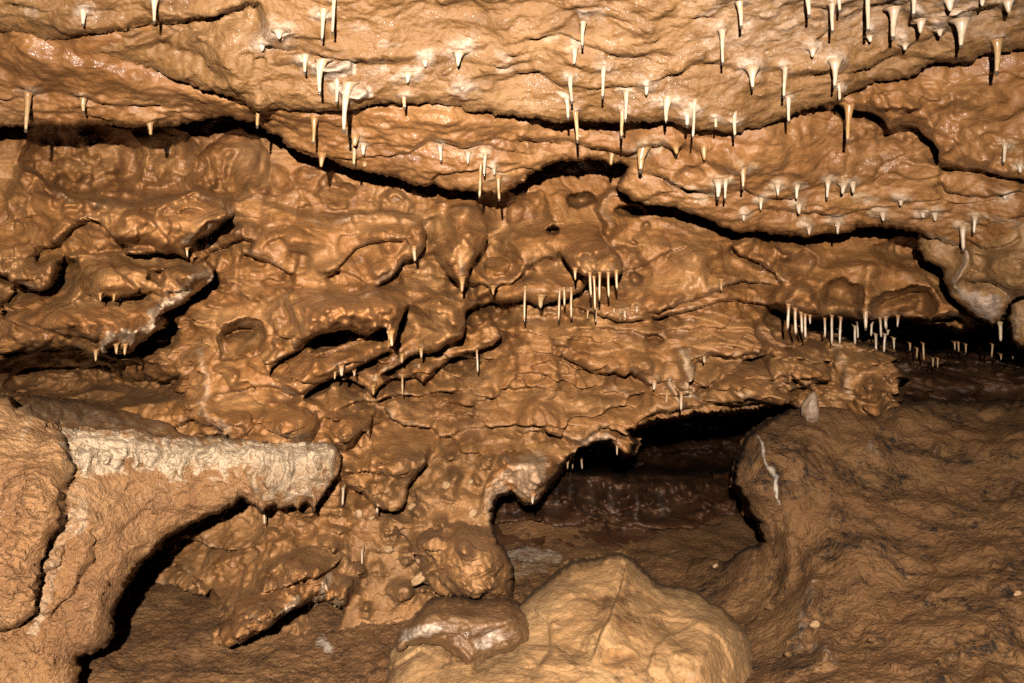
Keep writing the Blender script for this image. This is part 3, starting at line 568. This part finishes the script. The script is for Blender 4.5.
l.build(M_wall, (0,-1,-.05), skirt=1.2, width=5, band=7, round_=(.05,7))

# ------------------------------------------------------------------ 4 recess behind the openings
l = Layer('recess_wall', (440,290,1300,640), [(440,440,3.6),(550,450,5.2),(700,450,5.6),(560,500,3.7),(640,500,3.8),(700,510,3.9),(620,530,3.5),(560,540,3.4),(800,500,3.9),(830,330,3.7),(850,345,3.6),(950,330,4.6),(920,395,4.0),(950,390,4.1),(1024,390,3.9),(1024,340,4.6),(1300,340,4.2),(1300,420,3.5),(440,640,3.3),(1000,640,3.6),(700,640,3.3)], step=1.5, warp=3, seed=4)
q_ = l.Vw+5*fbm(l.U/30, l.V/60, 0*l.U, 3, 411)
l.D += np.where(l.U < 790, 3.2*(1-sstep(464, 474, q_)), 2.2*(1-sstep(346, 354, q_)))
l.lip([(500,470),(550,468),(600,472),(660,474),(720,474),(745,470)], -.5, 14, 20, .5)
l.lip([(500,455),(600,458),(680,450),(740,448)], .3, 10, 8); l.lip([(560,442),(640,432),(720,425),(780,418)], .3, 10, 8)
l.lip([(490,523),(520,520),(560,524),(600,520),(640,528),(690,528),(720,515)], .25, 16, 9, .5)
for u in range(505,730,9):
    h = random.uniform(14,34); l.ridge([(u,480),(u+random.uniform(-3,3),480+h*.6),(u+random.uniform(-3,3),482+h)], random.uniform(2.5,5), random.uniform(.08,.22))
for k in range(40): l.bump(random.uniform(500,740), random.uniform(435,525), random.uniform(5,12), random.uniform(3,8), random.uniform(.05,.2))
for k in range(34):
    u = random.uniform(490,730); v = random.uniform(440,528); l.lip([(u,v),(u+12,v+random.uniform(-4,3)),(u+random.uniform(20,36),v+random.uniform(-5,4))], random.uniform(.12,.35), 9, 7, .5, .25)
for k in range(40): l.bump(random.uniform(880,1030), random.uniform(330,405), random.uniform(8,20), random.uniform(4,8), random.uniform(.04,.14))
l.lip([(880,362),(930,366),(980,362),(1030,366)], .35, 12, 9); l.lip([(900,346),(960,352),(1030,346)], .35, 10, 8)
X, Y, Z = l.world()
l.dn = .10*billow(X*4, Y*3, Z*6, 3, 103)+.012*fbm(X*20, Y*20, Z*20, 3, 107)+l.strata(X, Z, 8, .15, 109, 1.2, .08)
for a in [(590,490),(610,498),(556,492),(635,505),(570,478),(660,500)]: l.paint([(a[0],a[1]-10),(a[0]+2,a[1]+14)], 3, .3)
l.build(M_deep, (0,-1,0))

# ------------------------------------------------------------------ 5 floor and bank
l = Layer('cave_floor', (-280,500,1300,1000), None, step=1.6, warp=2, seed=5, base=lambda U, V: np.minimum(1.0*683/np.maximum(V-341.5, 60), 6))
X, Y, Z = l.world()
l.D = l.D*1.0
bl = np.exp(-(((l.U-640)/130)**2)-((l.V-535)/26)**2)
l.dn = .03*fbm(X*3, Y*3, Z, 3, 113)+.012*billow(X*7, Y*7, Z, 2, 117)+.008*fbm(X*26, Y*26, Z, 5, 119, .68)+.10*np.exp(-((l.U-545)/60)**2-((l.V-533)/9)**2)
l.paint([(322,640),(328,646)], 7, .6); l.paint([(506,560),(530,556),(556,558)], 9, .4); l.paint([(510,573),(545,566)], 6, .3)
l.paint([(760,600),(780,608)], 6, .2)
l.build(M_floor, (0,-.2,1))

BANK = [(790,409),(812,409),(830,413),(850,411),(880,408),(905,404),(925,399),(965,401),(1010,402),(1040,398),(1320,380),(1320,1100),(600,1100),(606,640),(616,592),(640,568),(690,561),(730,557),(757,552),(768,543),(764,522),(752,514),(744,500),(738,486),(741,470),(744,452),(750,440),(762,430),(775,420)]
l = Layer('mud_bank', (585,360,1300,1000), [(1024,400,2.95),(900,405,2.95),(800,412,2.85),(750,445,2.65),(740,490,2.5),(772,560,2.5),(690,563,3.0),(640,580,2.95),(700,612,2.5),(735,585,2.6),(620,660,2.4),(660,683,2.15),(900,480,2.55),(1024,500,2.3),(850,560,2.2),(900,600,2.0),(1024,600,1.88),(800,683,1.72),(1024,683,1.58),(1300,400,2.6),(1300,600,1.7),(1300,1000,1.0),(800,1000,1.0),(690,1000,1.02),(600,1000,1.1)], warp=5, seed=6, step=1.4)
l.mask(BANK)
l.bump(765,478,18,24,.07); l.lip([(736,486),(744,500),(752,514),(764,520),(768,530)], .05); l.ridge([(800,640),(808,600),(815,575)], 12, .06); l.ridge([(830,655),(822,620),(812,590)], 9, .05)
l.bump(1020,430,20,30,.10); l.lip([(1000,446),(1008,444),(1016,440),(1030,447)], .04); l.bump(880,450,34,18,.06,-20); l.lip([(845,458),(870,450),(895,440),(920,425)], .04, 10, 12); l.bump(780,460,24,12,.05); l.lip([(768,452),(786,448),(800,450),(812,442)], .05)
l.ridge([(788,530),(790,560),(786,590)], 6, .03); l.lip([(770,545),(773,525),(768,512)], .04)
X, Y, Z = l.world()
l.dn = .05*fbm(X*3, Y*3, Z*3, 3, 123)+.022*fbm(X*4.5, Y*4.5, Z*4.5, 3, 127)+.0065*fbm(X*19, Y*19, Z*19, 5, 129, .72)
for k in range(150):
    u = random.uniform(770,1040); v = random.uniform(420,690); q_ = random.uniform(.5,1)**3
    l.bump(u, v, 2+9*q_, 1.5+6*q_, (.006+.02*q_)*random.choice((1,1,-1)), random.uniform(-60,60))
l.paint([(757,443),(764,455),(772,468),(776,478),(777,495),(777,502)], 2.2, .62, rag=.5); l.ridge([(757,443),(764,455),(772,468),(776,478),(777,495),(777,502)], 3, .025)
l.paint([(800,640),(806,600),(812,585)], 8, .22); l.paint([(836,655),(820,640)], 8, .2); l.paint([(872,445),(878,455)], 4, .3)
l.build(M_bank, (-.1,-.6,.75), skirt=.9, width=6, band=8, round_=(.10,9))

# ------------------------------------------------------------------ 6 left ledge
LEDGE = [(-320,372),(-100,390),(0,398),(20,408),(34,401),(90,404),(140,412),(165,424),(180,437),(250,440),(332,445),(341,455),(339,474),(332,484),(322,498),(316,510),(310,502),(300,507),(293,502),(284,508),(278,503),(264,510),(258,503),(240,497),(225,505),(205,514),(190,521),(175,527),(160,539),(145,552),(132,569),(122,585),(116,605),(112,630),(106,645),(95,652),(78,656),(77,700),(70,1100),(-320,1100)]
l = Layer('rock_ledge', (-280,340,380,1000), [(0,420,1.8),(0,520,1.64),(0,600,1.62),(60,500,1.7),(0,683,1.62),(70,683,1.72),(75,640,1.74),(110,600,1.86),(150,535,1.98),(250,485,2.1),(330,475,2.16),(335,448,2.2),(250,442,2.14),(170,441,2.06),(80,430,1.98),(-280,400,1.45),(-280,683,1.2),(-280,1000,.95),(70,1000,1.3),(380,440,2.25),(380,360,2.4),(0,360,1.95)], warp=3, seed=7)
l.mask(LEDGE)
d, sg, t = seg(l.Uw+4*fbm(l.U/18, l.V/18, 0*l.U+5, 3, 301), l.Vw+4*fbm(l.U/16, l.V/16, 0*l.U, 3, 302), [(-280,398),(0,404),(22,412),(45,424),(62,428),(120,432),(165,441),(250,442),(335,447)])
l.O += np.where((l.U > 10) & (l.U < 345), np.clip(sg, 0, 60)*.021*sstep(10, 45, l.U), 0)+np.where(sg < 0, .05*np.exp(sg/4.5), 0)*(l.U > 40)
l.lip([(-60,640),(0,632),(20,625),(35,612),(38,590),(40,562),(46,545),(60,520),(66,485),(72,462),(69,442),(56,426)], .13, 40, 16, .6, .05)
l.lip([(45,622),(55,612),(75,592),(82,575),(92,556),(94,540),(88,528)], .06, 18, 10, .5)
l.lip([(40,578),(48,570),(58,566),(64,552),(62,542)], .04, 10, 8); l.lip([(0,608),(10,600),(14,590)], .03)
l.lip([(118,494),(128,484),(141,477)], .03, 8, 5); l.lip([(140,505),(150,498),(156,499)], .03, 8, 5); l.lip([(115,535),(130,520),(140,508)], .03, 10, 8)
l.lip([(78,656),(90,652),(104,645),(112,630)], .05); l.bump(95,610,24,30,.05); l.bump(30,490,36,60,.06)
for k in range(90):
    u = random.uniform(-10,330); v = random.uniform(430,680); l.bump(u, v, random.uniform(4,14), random.uniform(3,9), random.uniform(.005,.022), random.uniform(-60,60))
for u in list(range(80,335,4))+list(range(250,335,7)):    # icicle-like calcite fringe below the shelf front
    h = random.uniform(8,30)+(20 if u > 255 else 0); q_ = random.uniform(436,452); pts = [(u,q_),(u+random.uniform(-3,3),q_+h*.5),(u+random.uniform(-8,2),q_+h)]; l.ridge(pts, random.uniform(2,4.5), random.uniform(.008,.026)); l.paint(pts, 3.2, .8)
for v in (436,442,449,455): l.lip([(70,v-1),(110,v+random.uniform(-2,2)),(160,v+random.uniform(-2,2)+5),(200,v+6)], .015, 4, 3)
X, Y, Z = l.world()
top = sstep(0, 4, sg)*(l.U > 10)
l.dn = (.035*fbm(X*3, Y*3, Z*3, 2, 133)+.034*billow(X*7, Y*7, Z*7, 2, 137)+.020*fbm(X*14, Y*14, Z*14, 2, 138)+.015*fbm(X*28, Y*28, Z*28, 5, 139, .68))*(1-.7*top)
l.patch([(62,428),(120,432),(165,441),(250,442),(333,447),(330,480),(318,505),(290,500),(262,505),(258,470),(244,462),(232,470),(214,482),(210,468),(190,468),(172,482),(160,470),(130,465),(105,480),(92,470),(78,470),(70,450)], .85, 'C', 9, 14)
l.patch([(255,462),(300,458),(326,470),(320,500),(262,505)], .8, 'M', 8, 16)
l.C -= .3*sstep(452, 476, l.V)*(l.C > 0)*(l.U > 240); l.C = np.clip(l.C, 0, 1)
l.paint([(88,470),(80,490),(72,510),(60,540),(45,570),(42,600)], 11, .34); l.paint([(35,635),(40,618)], 5, .55); l.paint([(55,560),(48,590),(45,610)], 10, .4); l.paint([(80,500),(76,530)], 6, .5)
l.paint([(20,438),(26,430)], 3, .5)
l.patch([(20,403),(90,404),(160,424),(166,438),(120,430),(60,426),(30,415)], .33, 'C', 8, 14)
l.build(M_ledge, (0,-.9,.2), skirt=.7, width=4, band=6, round_=(.06,7), kind='', label='earthy brown rock ledge at far left with white calcite shelf above a dark arch', cat='rock ledge', origin=pos(0, 683, 1.7))

# ------------------------------------------------------------------ 7 right corner rocks
l = Layer('rock_outcrop', (880,190,1300,345), [(930,250,2.55),(1024,220,2.3),(960,300,2.55),(1024,300,2.42),(1300,200,2.05),(1300,340,2.1),(985,310,2.5),(940,200,2.6)], warp=2.2, seed=8)
l.mask([(908,190),(914,225),(920,238),(918,250),(925,260),(938,266),(945,272),(945,284),(950,295),(962,307),(974,316),(986,320),(992,324),(998,318),(1006,306),(1012,298),(1024,292),(1100,285),(1320,290),(1320,180),(1000,180)])
l.lip([(948,296),(954,286),(962,278),(985,280),(998,284),(1012,296),(1030,302)], .05, 14, 10); l.lip([(965,278),(985,281),(996,281),(1008,290),(1024,300),(1060,310)], .10, 18, 8, .5)
l.ridge([(963,246),(966,262),(960,276),(953,292)], 6, .05); l.bump(1014,265,24,26,.10); l.scoop(982,262,14,10,.05); l.lip([(972,238),(985,246),(1005,246),(1020,236)], .08, 10, 8)
l.bump(985,302,16,10,.03); l.lip([(968,312),(985,300),(1002,298)], .02, 8, 8)
X, Y, Z = l.world(); l.dn = .03*fbm(X*4, Y*3, Z*4, 2, 143)+.03*billow(X*9, Y*6, Z*9, 2, 147)+.006*fbm(X*34, Y*34, Z*34, 3, 149)
l.paint([(963,232),(966,250),(964,262),(955,280),(952,292)], 3.5, .6); l.patch([(955,288),(975,290),(1000,296),(1008,294),(1000,314),(992,324),(970,312)], .75, 'C', 5, 4)
l.build(M_corner, (0,-1,0), round_=(.05,6), kind='', label='wet brown outcrop at right edge with pale pinkish pointed lower corner', cat='rock outcrop', origin=pos(1024, 292, 2.4))
l = Layer('hanging_rock', (985,270,1300,420), [(1010,310,2.75),(1024,340,2.75),(1300,300,2.3),(1300,400,2.4)], warp=2.2, seed=9)
l.mask([(1016,280),(1011,300),(1007,316),(1013,334),(1021,345),(1040,350),(1320,380),(1320,270)])
X, Y, Z = l.world(); l.dn = .04*billow(X*9, Y*6, Z*9, 2, 157)+.008*fbm(X*30, Y*30, Z*30, 3, 159)
l.paint([(1010,306),(1014,320),(1018,334)], 5, .4)
l.build(M_corner, (0,-1,0), round_=(.05,6), kind='', label='small brown rock hanging just below the right outcrop, cut by the frame edge', cat='rock', origin=pos(1030, 330, 2.75))

# ------------------------------------------------------------------ 8 boulders
l = Layer('boulder', (360,530,800,1000), [(622,558,2.2),(600,610,1.92),(560,580,2.1),(690,592,2.12),(750,650,2.0),(640,683,1.68),(530,605,2.08),(450,680,1.7),(392,665,1.9),(560,660,1.72),(700,640,1.86),(757,700,1.85),(580,1000,1.1),(380,1000,1.2),(780,1000,1.2)], step=1.3, warp=2.5, seed=10)
l.mask([(524,606),(532,596),(545,586),(558,573),(575,565),(600,561),(622,557),(632,561),(643,573),(658,585),(680,588),(700,594),(708,603),(722,612),(737,625),(746,640),(752,655),(757,683),(770,1100),(340,1100),(380,700),(390,672),(392,655),(402,640),(440,630),(500,630)])
l.lip([(520,668),(540,664),(560,672),(580,668),(600,672)], .02); l.ridge([(600,562),(628,558),(640,566)], 8, .03); l.lip([(628,560),(619,592),(607,624),(590,664)], .06, 30, 26, .3); l.lip([(532,612),(548,626),(552,650),(535,668)], .05, 14, 14); l.bump(700,660,40,40,.06); l.lip([(650,612),(690,622),(720,640),(735,672)], .04, 16, 16); l.lip([(640,680),(655,650),(672,632),(700,622),(720,628)], -.025, 20, 20); l.scoop(614,658,22,10,.03); l.ridge([(622,560),(614,600),(606,630),(590,660)], 10, .03)
l.ridge([(470,668),(500,656),(520,650)], 9, -.03); l.lip([(392,668),(420,650),(450,660),(470,676)], .03)
X, Y, Z = l.world(); l.dn = .05*(np.abs(fbm(X*3.4, Y*3, Z*3.4, 1, 163))-.2)+.02*fbm(X*7, Y*6, Z*7, 2, 164)+.0042*fbm(X*28, Y*28, Z*32, 4, 169, .7)
for k in range(90):
    u = random.uniform(530,750); v = random.uniform(570,690); q_ = random.uniform(.5,1)**2
    l.bump(u, v, 1.5+5*q_, 1.2+4*q_, (.003+.010*q_)*random.choice((1,-1,-1)), random.uniform(-60,60))
for k in range(14):
    u = random.uniform(400,745); v = random.uniform(600,690); l.paint([(u,v),(u+random.uniform(-6,6),v+random.uniform(1,5))], random.uniform(3,8), random.uniform(.25,.6), 'M')
l.patch([(594,662),(605,650),(620,650),(640,660),(630,668),(606,672)], .95, 'M', 4, 5)
l.paint([(552,634),(566,642)], 7, .35, 'M'); l.paint([(676,650),(690,655)], 7, .35, 'M')
l.build(M_boul, (0,-.7,.6), skirt=.8, width=5, band=7, round_=(.08,8), kind='', label='large pale clay covered boulder at bottom centre with sloping peak', cat='boulder', origin=pos(580, 683, 1.75))
l = Layer('wet_rock', (370,570,570,720), [(470,602,1.92),(430,600,1.9),(460,640,1.72),(520,625,1.82),(534,640,1.88),(405,640,1.78),(470,670,1.72)], step=1.2, warp=4, seed=11)
l.mask([(398,650),(402,636),(412,626),(420,614),(430,606),(447,600),(470,601),(500,601),(515,605),(527,617),(534,630),(532,642),(520,650),(502,655),(486,660),(474,674),(462,668),(454,655),(440,646),(424,641),(410,646)])
l.ridge([(405,638),(430,620),(460,618),(500,622),(525,628)], 12, .04); l.lip([(404,640),(425,634),(452,634),(468,640),(490,632),(520,620)], .03, 10, 14); l.ridge([(452,636),(458,650),(470,662)], 5, .02)
X, Y, Z = l.world(); l.dn = .02*fbm(X*6, Y*5, Z*6, 2, 173)+.05*billow(X*7, Y*6, Z*8, 2, 177)+.008*fbm(X*20, Y*20, Z*24, 5, 178, .68)
l.paint([(404,638),(420,630),(438,628)], 6, .45); l.paint([(478,645),(495,636)], 10, .4); l.patch([(398,652),(412,640),(436,640),(452,652),(440,660),(405,662)], .5, 'M', 5, 6)
l.build(M_wet, (0,-.8,.4), skirt=.35, width=5, band=7, round_=(.07,8), kind='', label='glossy dark brown wet rock resting against the pale boulder', cat='rock', origin=pos(465, 670, 1.8))

# ------------------------------------------------------------------ stalactites
def plain_mat(name, c1, c2, rough, sss=.0, root=None):
    m = bpy.data.materials.new(name); m.use_nodes = True; nt = m.node_tree; b = nt.nodes['Principled BSDF']
    g = nt.nodes.new('ShaderNodeNewGeometry'); n = nt.nodes.new('ShaderNodeTexNoise'); n.inputs['Scale'].default_value = 45; n.inputs['Detail'].default_value = 4
    nt.links.new(g.outputs['Position'], n.inputs['Vector'])
    x = nt.nodes.new('ShaderNodeMix'); x.data_type = 'RGBA'; x.inputs[6].default_value = (*c1, 1); x.inputs[7].default_value = (*c2, 1)
    r = nt.nodes.new('ShaderNodeMapRange'); r.inputs['From Min'].default_value = .35; r.inputs['From Max'].default_value = .65
    nt.links.new(n.outputs['Fac'], r.inputs['Value']); nt.links.new(r.outputs[0], x.inputs[0])
    if root:
        at = nt.nodes.new('ShaderNodeAttribute'); at.attribute_name = 'root'
        y = nt.nodes.new('ShaderNodeMix'); y.data_type = 'RGBA'; y.inputs[7].default_value = (*root, 1)
        nt.links.new(at.outputs['Fac'], y.inputs[0]); nt.links.new(x.outputs[2], y.inputs[6]); nt.links.new(y.outputs[2], b.inputs['Base Color'])
    else: nt.links.new(x.outputs[2], b.inputs['Base Color'])
    b.inputs['Roughness'].default_value = rough
    bp = nt.nodes.new('ShaderNodeBump'); bp.inputs['Strength'].default_value = .3; bp.inputs['Distance'].default_value = .003
    nt.links.new(n.outputs['Fac'], bp.inputs['Height']); nt.links.new(bp.outputs[0], b.inputs['Normal'])
    if sss: b.inputs['Subsurface Weight'].default_value = sss; b.inputs['Subsurface Radius'].default_value = (.01,.006,.003); b.inputs['Subsurface Scale'].default_value = .5
    return m
M_white = plain_mat('white_calcite', (.62,.475,.33), (.52,.36,.22), .3, root=(.42,.26,.14))
M_cream = plain_mat('cream_calcite', (.56,.37,.19), (.45,.265,.11), .3, root=(.34,.16,.05))
M_tan = plain_mat('clay_stained_calcite', (.48,.27,.10), (.40,.21,.075), .35, root=(.34,.158,.05))
M_straw = plain_mat('straw_calcite', (.64,.49,.34), (.54,.37,.22), .3, root=(.36,.165,.055))
M_drop = bpy.data.materials.new('water_drop'); M_drop.use_nodes = True
_b = M_drop.node_tree.nodes['Principled BSDF']; _b.inputs['Base Color'].default_value = (.10,.07,.05,1); _b.inputs['Roughness'].default_value = .05

def lathe(name, rings, mat, seg_=10, cap_top=False):
    """rings: (cx, cy, z, rx, ry)"""
    vs = []; fs = []
    for (cx, cy, z, rx, ry) in rings:
        for k in range(seg_):
            a = 2*math.pi*k/seg_; vs.append((cx+rx*math.cos(a), cy+ry*math.sin(a), z))
    for i in range(len(rings)-1):
        for k in range(seg_):
            a = i*seg_+k; b = i*seg_+(k+1) % seg_; fs.append((a, a+seg_, b+seg_, b))
    vs.append((rings[-1][0], rings[-1][1], rings[-1][2])); c = len(vs)-1; o = (len(rings)-1)*seg_
    for k in range(seg_): fs.append((o+k, c, o+(k+1) % seg_))
    me = bpy.data.meshes.new(name); me.from_pydata(vs, [], fs); me.update()
    me.polygons.foreach_set('use_smooth', np.ones(len(fs), bool)); me.materials.append(mat)
    return me

ORD = ['leftmost','second from the left','third from the left','fourth from the left','fifth from the left','sixth from the left','seventh from the left','eighth from the left','ninth from the left','tenth from the left','eleventh from the left','twelfth from the left','thirteenth from the left','fourteenth from the left']
zones = {}
for r in ST: zones.setdefault(r[0], []).append(r)
GNAME = 'stalactites hanging from the cave rock'
for zone, rows in zones.items():
    rows = sorted(rows, key=lambda r: r[2])
    n = len(rows)
    for i, (zn, dep, u, v0, v1, w, fl, tone, lean) in enumerate(rows):
        if isinstance(dep, str):
            d = depth_at(dep, u, min(v0+2, v1-2))
            if dep == 'cave_wall': d = min(d, depth_at(dep, u, v0-3))
            d -= .004
        else: d = dep
        k = d/FPX
        x, y, ztop = pos(u, v0, d); L = (v1-v0)*k; r = w*k*(.38 if w <= 4.2 else .44); R = max(fl*k*.5*(.8 if dep == 'cave_wall' else 1), r*1.1); ln = lean*k
        straw = w <= 4.2 and (v1-v0) > 12
        mat = {'w': M_white, 'c': M_cream, 't': M_tan}[tone]
        bx, by = random.uniform(-.07,.07)*L, random.uniform(-.03,.03)*L
        rings = []
        up = .25*L if not straw else .1*L
        fh = min(.34*L, 1.1*R+ln*.5)
        rings.append((ln*.5, R*1.6+.014, R*.9, R*.4, R*.4)); rings.append((ln*.5, R*1.0+.007, R*.6, R*.8+ln*.35, R*.7)); rings.append((ln*.45, R*.4, R*.12, R*.98+ln*.38, R*.85))
        hs = min(.30*L, .9*R+ln*.3)+1e-5; ns = 11 if L > 14*k else 7; px_, py_ = random.uniform(0, 9), random.uniform(0, 9)
        for q in range(0, ns):
            t = (q/ns)**1.25; z = -L*t-(.1*R if q == 0 else 0); e = math.exp(-L*t/hs)
            rr = r*(1-(.16 if straw else .45)*t)*random.uniform(.9,1.08)
            wv = .35*r*(1-t)*math.sin(px_+5*t)
            rings.append((bx*t+ln*.42*e+wv*.6, by*t, z, rr+(R-r)*e*random.uniform(.85,1.1)+ln*.16*e, rr+(R-r)*.85*e))
        rings.append((bx, by, -L, r*(.5 if straw else .3), r*(.5 if straw else .3)))
        nm = 'soda_straw' if straw else 'stalactite'
        if dep == 'cave_wall' and tone == 'w': mat = M_straw
        me = lathe(nm, rings, mat)
        at = me.attributes.new('root', 'FLOAT', 'POINT')
        zz = np.array([q.co.z for q in me.vertices]); wall_ = dep == 'cave_wall' or (dep == 'lower_ceiling' and tone != 'w')
        at.data.foreach_set('value', np.clip(1+zz/((.6 if wall_ else .3)*L), 0, 1).astype(F))
        ob = bpy.data.objects.new(nm, me); COL.objects.link(ob); ob.location = (x, y, ztop)
        look = {'w': 'white', 'c': 'cream', 't': 'brown'}[tone]
        size = 'thin' if straw else ('stubby' if v1-v0 < 13 else ('long' if v1-v0 > 32 else 'short' if v1-v0 < 20 else 'tapered'))
        place = 'lone one' if n == 1 else ('rightmost' if i == n-1 else ORD[i])
        ob['label'] = f"{size} {look} {'straw' if straw else 'stalactite'}, {place} of those {zone}"
        ob['category'] = 'soda straw' if straw else 'stalactite'; ob['group'] = GNAME
        if v1-v0 > 15 and d < 2.7:
            rd = r*(.72 if straw else .62)
            dm = lathe('water_drop', [(0,0,rd*1.3,rd*.5,rd*.5),(0,0,rd*.7,rd*.92,rd*.92),(0,0,0,rd,rd),(0,0,-rd*.7,rd*.75,rd*.75),(0,0,-rd*1.1,rd*.3,rd*.3)], M_drop, 8)
            dr = bpy.data.objects.new('water_drop', dm); COL.objects.link(dr); dr.parent = ob; dr.location = (bx, by, -L-rd*.2)

# ------------------------------------------------------------------ loose stones
M_peb = rock_mat('pebble_clay', (.40,.22,.09), (.5,.3,.14), (.28,.15,.06), rough=(.4,.7), bump=.6, grain=60)
def stone(u, v, d, ru, rv, label, mat=M_peb, name='pebble', cat='pebble', group='pebbles set in the mud', rot=0, pointy=0):
    k = d/FPX; import bmesh
    bm = bmesh.new(); bmesh.ops.create_icosphere(bm, subdivisions=4, radius=1)
    co = np.array([q.co[:] for q in bm.verts], F); sd = random.uniform(0, 50)
    rr = 1+.35*fbm(co[:,0]*.9+sd, co[:,1]*.9, co[:,2]*.9, 3, 5)
    a = math.radians(rot); ca, sa = math.cos(a), math.sin(a)
    for q, s_ in zip(bm.verts, rr):
        p = q.co*float(s_); x = p.x*ru*k; z = p.z*rv*k
        if pointy: x *= (1-.48*(p.z*.5+.5))
        q.co = (x*ca-z*sa, p.y*.7*(ru+rv)*.5*k, x*sa+z*ca)
    me = bpy.data.meshes.new(name); bm.to_mesh(me); bm.free(); me.polygons.foreach_set('use_smooth', np.ones(len(me.polygons), bool))
    me.materials.append(mat)
    for nm in ('calcite','mud'): me.attributes.new(nm, 'FLOAT', 'POINT')
    ob = bpy.data.objects.new(name, me); COL.objects.link(ob); ob.location = pos(u, v, d)
    ob['label'] = label; ob['category'] = cat
    if group: ob['group'] = group
W = lambda u, v: depth_at('cave_wall', u, v)
for u, v, ru, rv, rot, lab in [(446,485,4.5,4,10,'rounded tan pebble set in the mud wall left of the dark opening'),(471,482,2.8,2.6,0,'small pale pebble beside the rounded one in the mud wall'),(473,513,5.5,4,-35,'orange tan pebble at left rim of the dark opening'),(412,507,4,3.5,0,'orange pebble low beside the hanging block'),(388,549,5,3.5,10,'flat golden pebble above the brown mud slope'),(349,556,6,2.6,35,'slanting pale flake of stone in the mud wall'),(420,578,11,5,-40,'long tan stone lying slantwise under the mud block'),(359,514,4,5,0,'upright brown pebble below the hanging block'),(372,519,4,3,0,'small flat pebble beside the upright brown one')]:
    stone(u, v, W(u, v)-.01, ru, rv, lab, rot=-rot)
stone(811,407,2.81,10,14,'pale grey stubby stalagmite standing at the mud bank top', plain_mat('grey_calcite', (.33,.22,.14), (.22,.13,.07), .5), 'stalagmite', 'stalagmite', None, -6, 1)
stone(655,567,depth_at('mud_bank',655,567)-.01,5,4,'small knobbly stone on the mud just behind the pale boulder', M_floor, 'pebble')
stone(1018,594,depth_at('mud_bank',1018,594)-.006,4.5,3.5,'small tan pebble low on the mud bank near right edge')
for u, v, ru, rv, lab in [(742,580,4,3,'brown clod on the mud beside the right shoulder of the boulder'),(770,607,5,3,'flat brown stone on the mud right of the boulder'),(716,566,3,2.4,'tiny tan pebble on the mud above the right shoulder of the boulder'),(788,655,4,3,'brown clod near the bottom edge right of the boulder'),(872,640,4,3,'dull brown clod low on the mud bank')]:
    stone(u, v, depth_at('mud_bank',u,v)-.004, ru, rv, lab, M_bank if 'brown' in lab else M_peb)
stone(815,624,depth_at('mud_bank',815,624)-.006,5,4,'pale clay lump at the foot of the mud bank')

# ------------------------------------------------------------------ the one lamp of the place: the photographer's flash
ld = bpy.data.lights.new('camera_flash', 'SPOT'); ld.energy = 790; ld.shadow_soft_size = .012; ld.color = (1, .94, .87)
lo = bpy.data.objects.new('camera_flash', ld); COL.objects.link(lo); lo.location = (-.05, -.42, ZC+.27)
import mathutils
lo.rotation_euler = mathutils.Vector((-.10, 1, -.20)).to_track_quat('-Z', 'Y').to_euler(); ld.spot_size = math.radians(135); ld.spot_blend = 1.0
w = bpy.data.worlds.new('World'); scene.world = w; w.use_nodes = True
bg = w.node_tree.nodes['Background']; bg.inputs[0].default_value = (.9,.6,.35,1); bg.inputs[1].default_value = .004

cd = bpy.data.cameras.new('camera'); cd.sensor_width = 36; cd.lens = 36*FPX/1024; cd.clip_start = .02; cd.clip_end = 200
co = bpy.data.objects.new('camera', cd); COL.objects.link(co); co.location = (0, 0, ZC); co.rotation_euler = (math.pi/2, 0, 0); scene.camera = co
scene.render.resolution_x = 1024; scene.render.resolution_y = 683
vs = scene.view_settings; vs.view_transform = 'Standard'; vs.look = 'None'; vs.exposure = 0; vs.gamma = 1; vs.use_curve_mapping = False
scene.cycles.max_bounces = 3; scene.cycles.diffuse_bounces = 0; scene.cycles.use_denoising = False; scene.cycles.sample_clamp_indirect = 4
